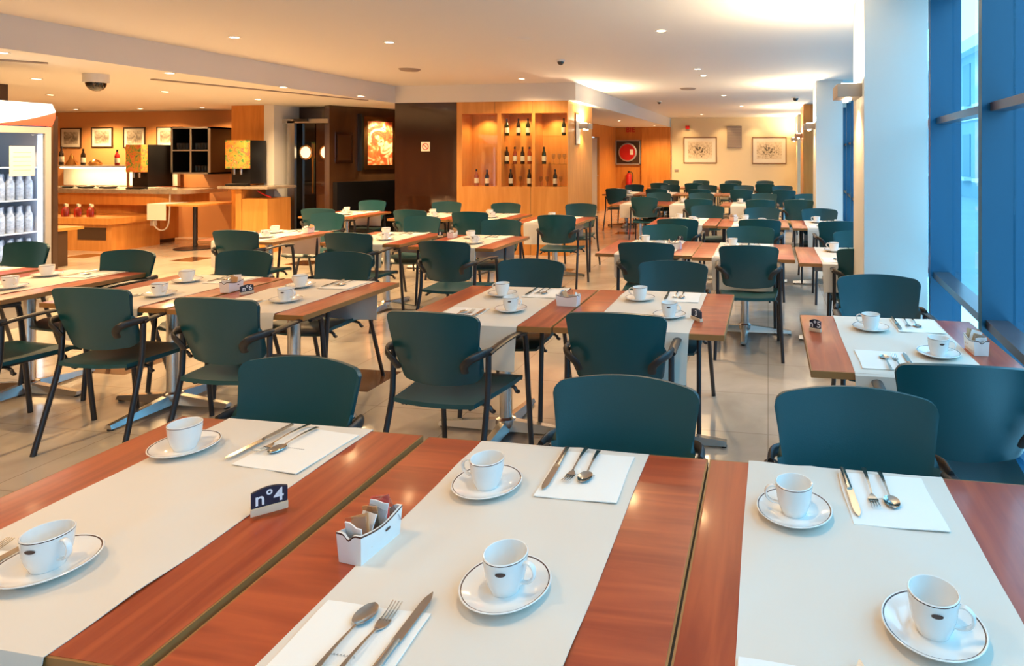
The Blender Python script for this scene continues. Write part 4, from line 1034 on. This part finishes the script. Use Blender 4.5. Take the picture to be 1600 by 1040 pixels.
def header_mat():
    m = bpy.data.materials.new('lit fridge header'); m.use_nodes = True; nt = m.node_tree; b = nt.nodes['Principled BSDF']; L = nt.links.new
    tc = nt.nodes.new('ShaderNodeTexCoord'); sp = nt.nodes.new('ShaderNodeSeparateXYZ'); L(tc.outputs['Object'], sp.inputs[0])
    # red band that widens toward the far end: z < 1.84 + .35*(y-4.35)^2
    a = nt.nodes.new('ShaderNodeMath'); a.operation = 'SUBTRACT'; a.inputs[1].default_value = 4.25; L(sp.outputs[1], a.inputs[0])
    c = nt.nodes.new('ShaderNodeMath'); c.operation = 'POWER'; c.inputs[1].default_value = 2; L(a.outputs[0], c.inputs[0])
    d = nt.nodes.new('ShaderNodeMath'); d.operation = 'MULTIPLY_ADD'; d.inputs[1].default_value = .30; d.inputs[2].default_value = 1.82; L(c.outputs[0], d.inputs[0])
    e = nt.nodes.new('ShaderNodeMath'); e.operation = 'LESS_THAN'; L(sp.outputs[2], e.inputs[0]); L(d.outputs[0], e.inputs[1])
    mx = nt.nodes.new('ShaderNodeMixRGB'); L(e.outputs[0], mx.inputs[0]); mx.inputs[1].default_value = (.80, .92, 1, 1); mx.inputs[2].default_value = (.85, .11, .05, 1)
    L(mx.outputs[0], b.inputs['Base Color']); L(mx.outputs[0], b.inputs['Emission Color']); b.inputs['Emission Strength'].default_value = .5
    return m
M['header'] = header_mat()
hp = [(fx+.02, 1.83), (fx+.055, 1.90), (fx+.06, 1.97), (fx+.02, 2.04), (fx-.05, 2.045), (fx-.05, 1.83)]
hb = MB(); n = len(hp); vs = [(x, fy0, z) for x, z in hp]+[(x, fy1, z) for x, z in hp]
hb.add(vs, [list(range(n)), list(range(n, 2*n))[::-1]]+[[i, (i+1) % n, n+(i+1) % n, n+i] for i in range(n)], 0, False); hb.build('lit_header', M['header'], fg)
for k in range(5):
    z = .25+k*.30; MB().box((fx-.55, fy0+.03, z-.012), (fx-.06, fy1-.03, z)).build('shelf', M['fridge_in'], fg)
MB().box((fx-.07, fy1-.055, .3), (fx-.05, fy1-.035, 1.75)).box((fx-.07, fy0+.035, .3), (fx-.05, fy0+.055, 1.75)).build('light_tube', M['tube_blue'], fg)
l = bpy.data.lights.new('fridge_light', 'AREA'); l.shape = 'RECTANGLE'; l.size = .9; l.size_y = 1.3; l.energy = 4.5; l.color = (.80, .88, 1)
o = bpy.data.objects.new('fridge_light', l); C.objects.link(o); o.location = (fx-.045, 4.45, 1.05); o.rotation_euler = (0, PI/2, 0)
cn = MB().lathe([(0, 0), (.028, 0), (.034, .008), (.034, .15), (.020, .19), (.016, .235), (0, .24)], n=12).build('drink_bottle', M['can']); tag(cn, 'x', 'bottle'); CAN = Stock(cn)
for k in range(4):
    for i in range(12):
        for j in (0, 1):
            CAN.put((fx-.12-.09*j, fy0+.10+i*.074, .2505+k*.30), 0, 'small grey drink bottle in the fridge, %s shelf from the bottom' % ORD[k], 'drink bottles, %s fridge shelf' % ORD[k])
pn = tag(MB().box((fx+.0005, 4.60, 1.37), (fx+.002, 4.80, 1.64)).build('paper_notice', M['mount']), 'cream paper notice taped to the fridge door', 'notice')
tn = MB()
for k in range(5): tn.box((fx+.0021, 4.63, 1.42+k*.04), (fx+.0026, 4.77, 1.426+k*.04))
tn.build('printed_lines', M['print'], pn)
tag(MB().box((-8.13, 5.95, 0), (-8.0, 6.0, 2.0)).build('wooden_post', M['frame_dark']), 'dark narrow post right beside the fridge', 'post')
struct(MB().box((-9.9, 6.0, 0), (-8.92, 6.15, H2-.001)).build('wall_column_left', M['frame_dark']), 'dark brown column behind the fridge')
tb = thing('serving_stand', 'dark stand holding a pale shelf right of the fridge', 'stand', (0, 0, 0))
MB().box((-9.83, 7.3, 0), (-9.73, 7.42, .50)).build('leg', M['frame_dark'], tb); MB().box((-10.2, 7.22, .50), (-9.68, 7.6, .54)).build('shelf', M['maple'], tb)
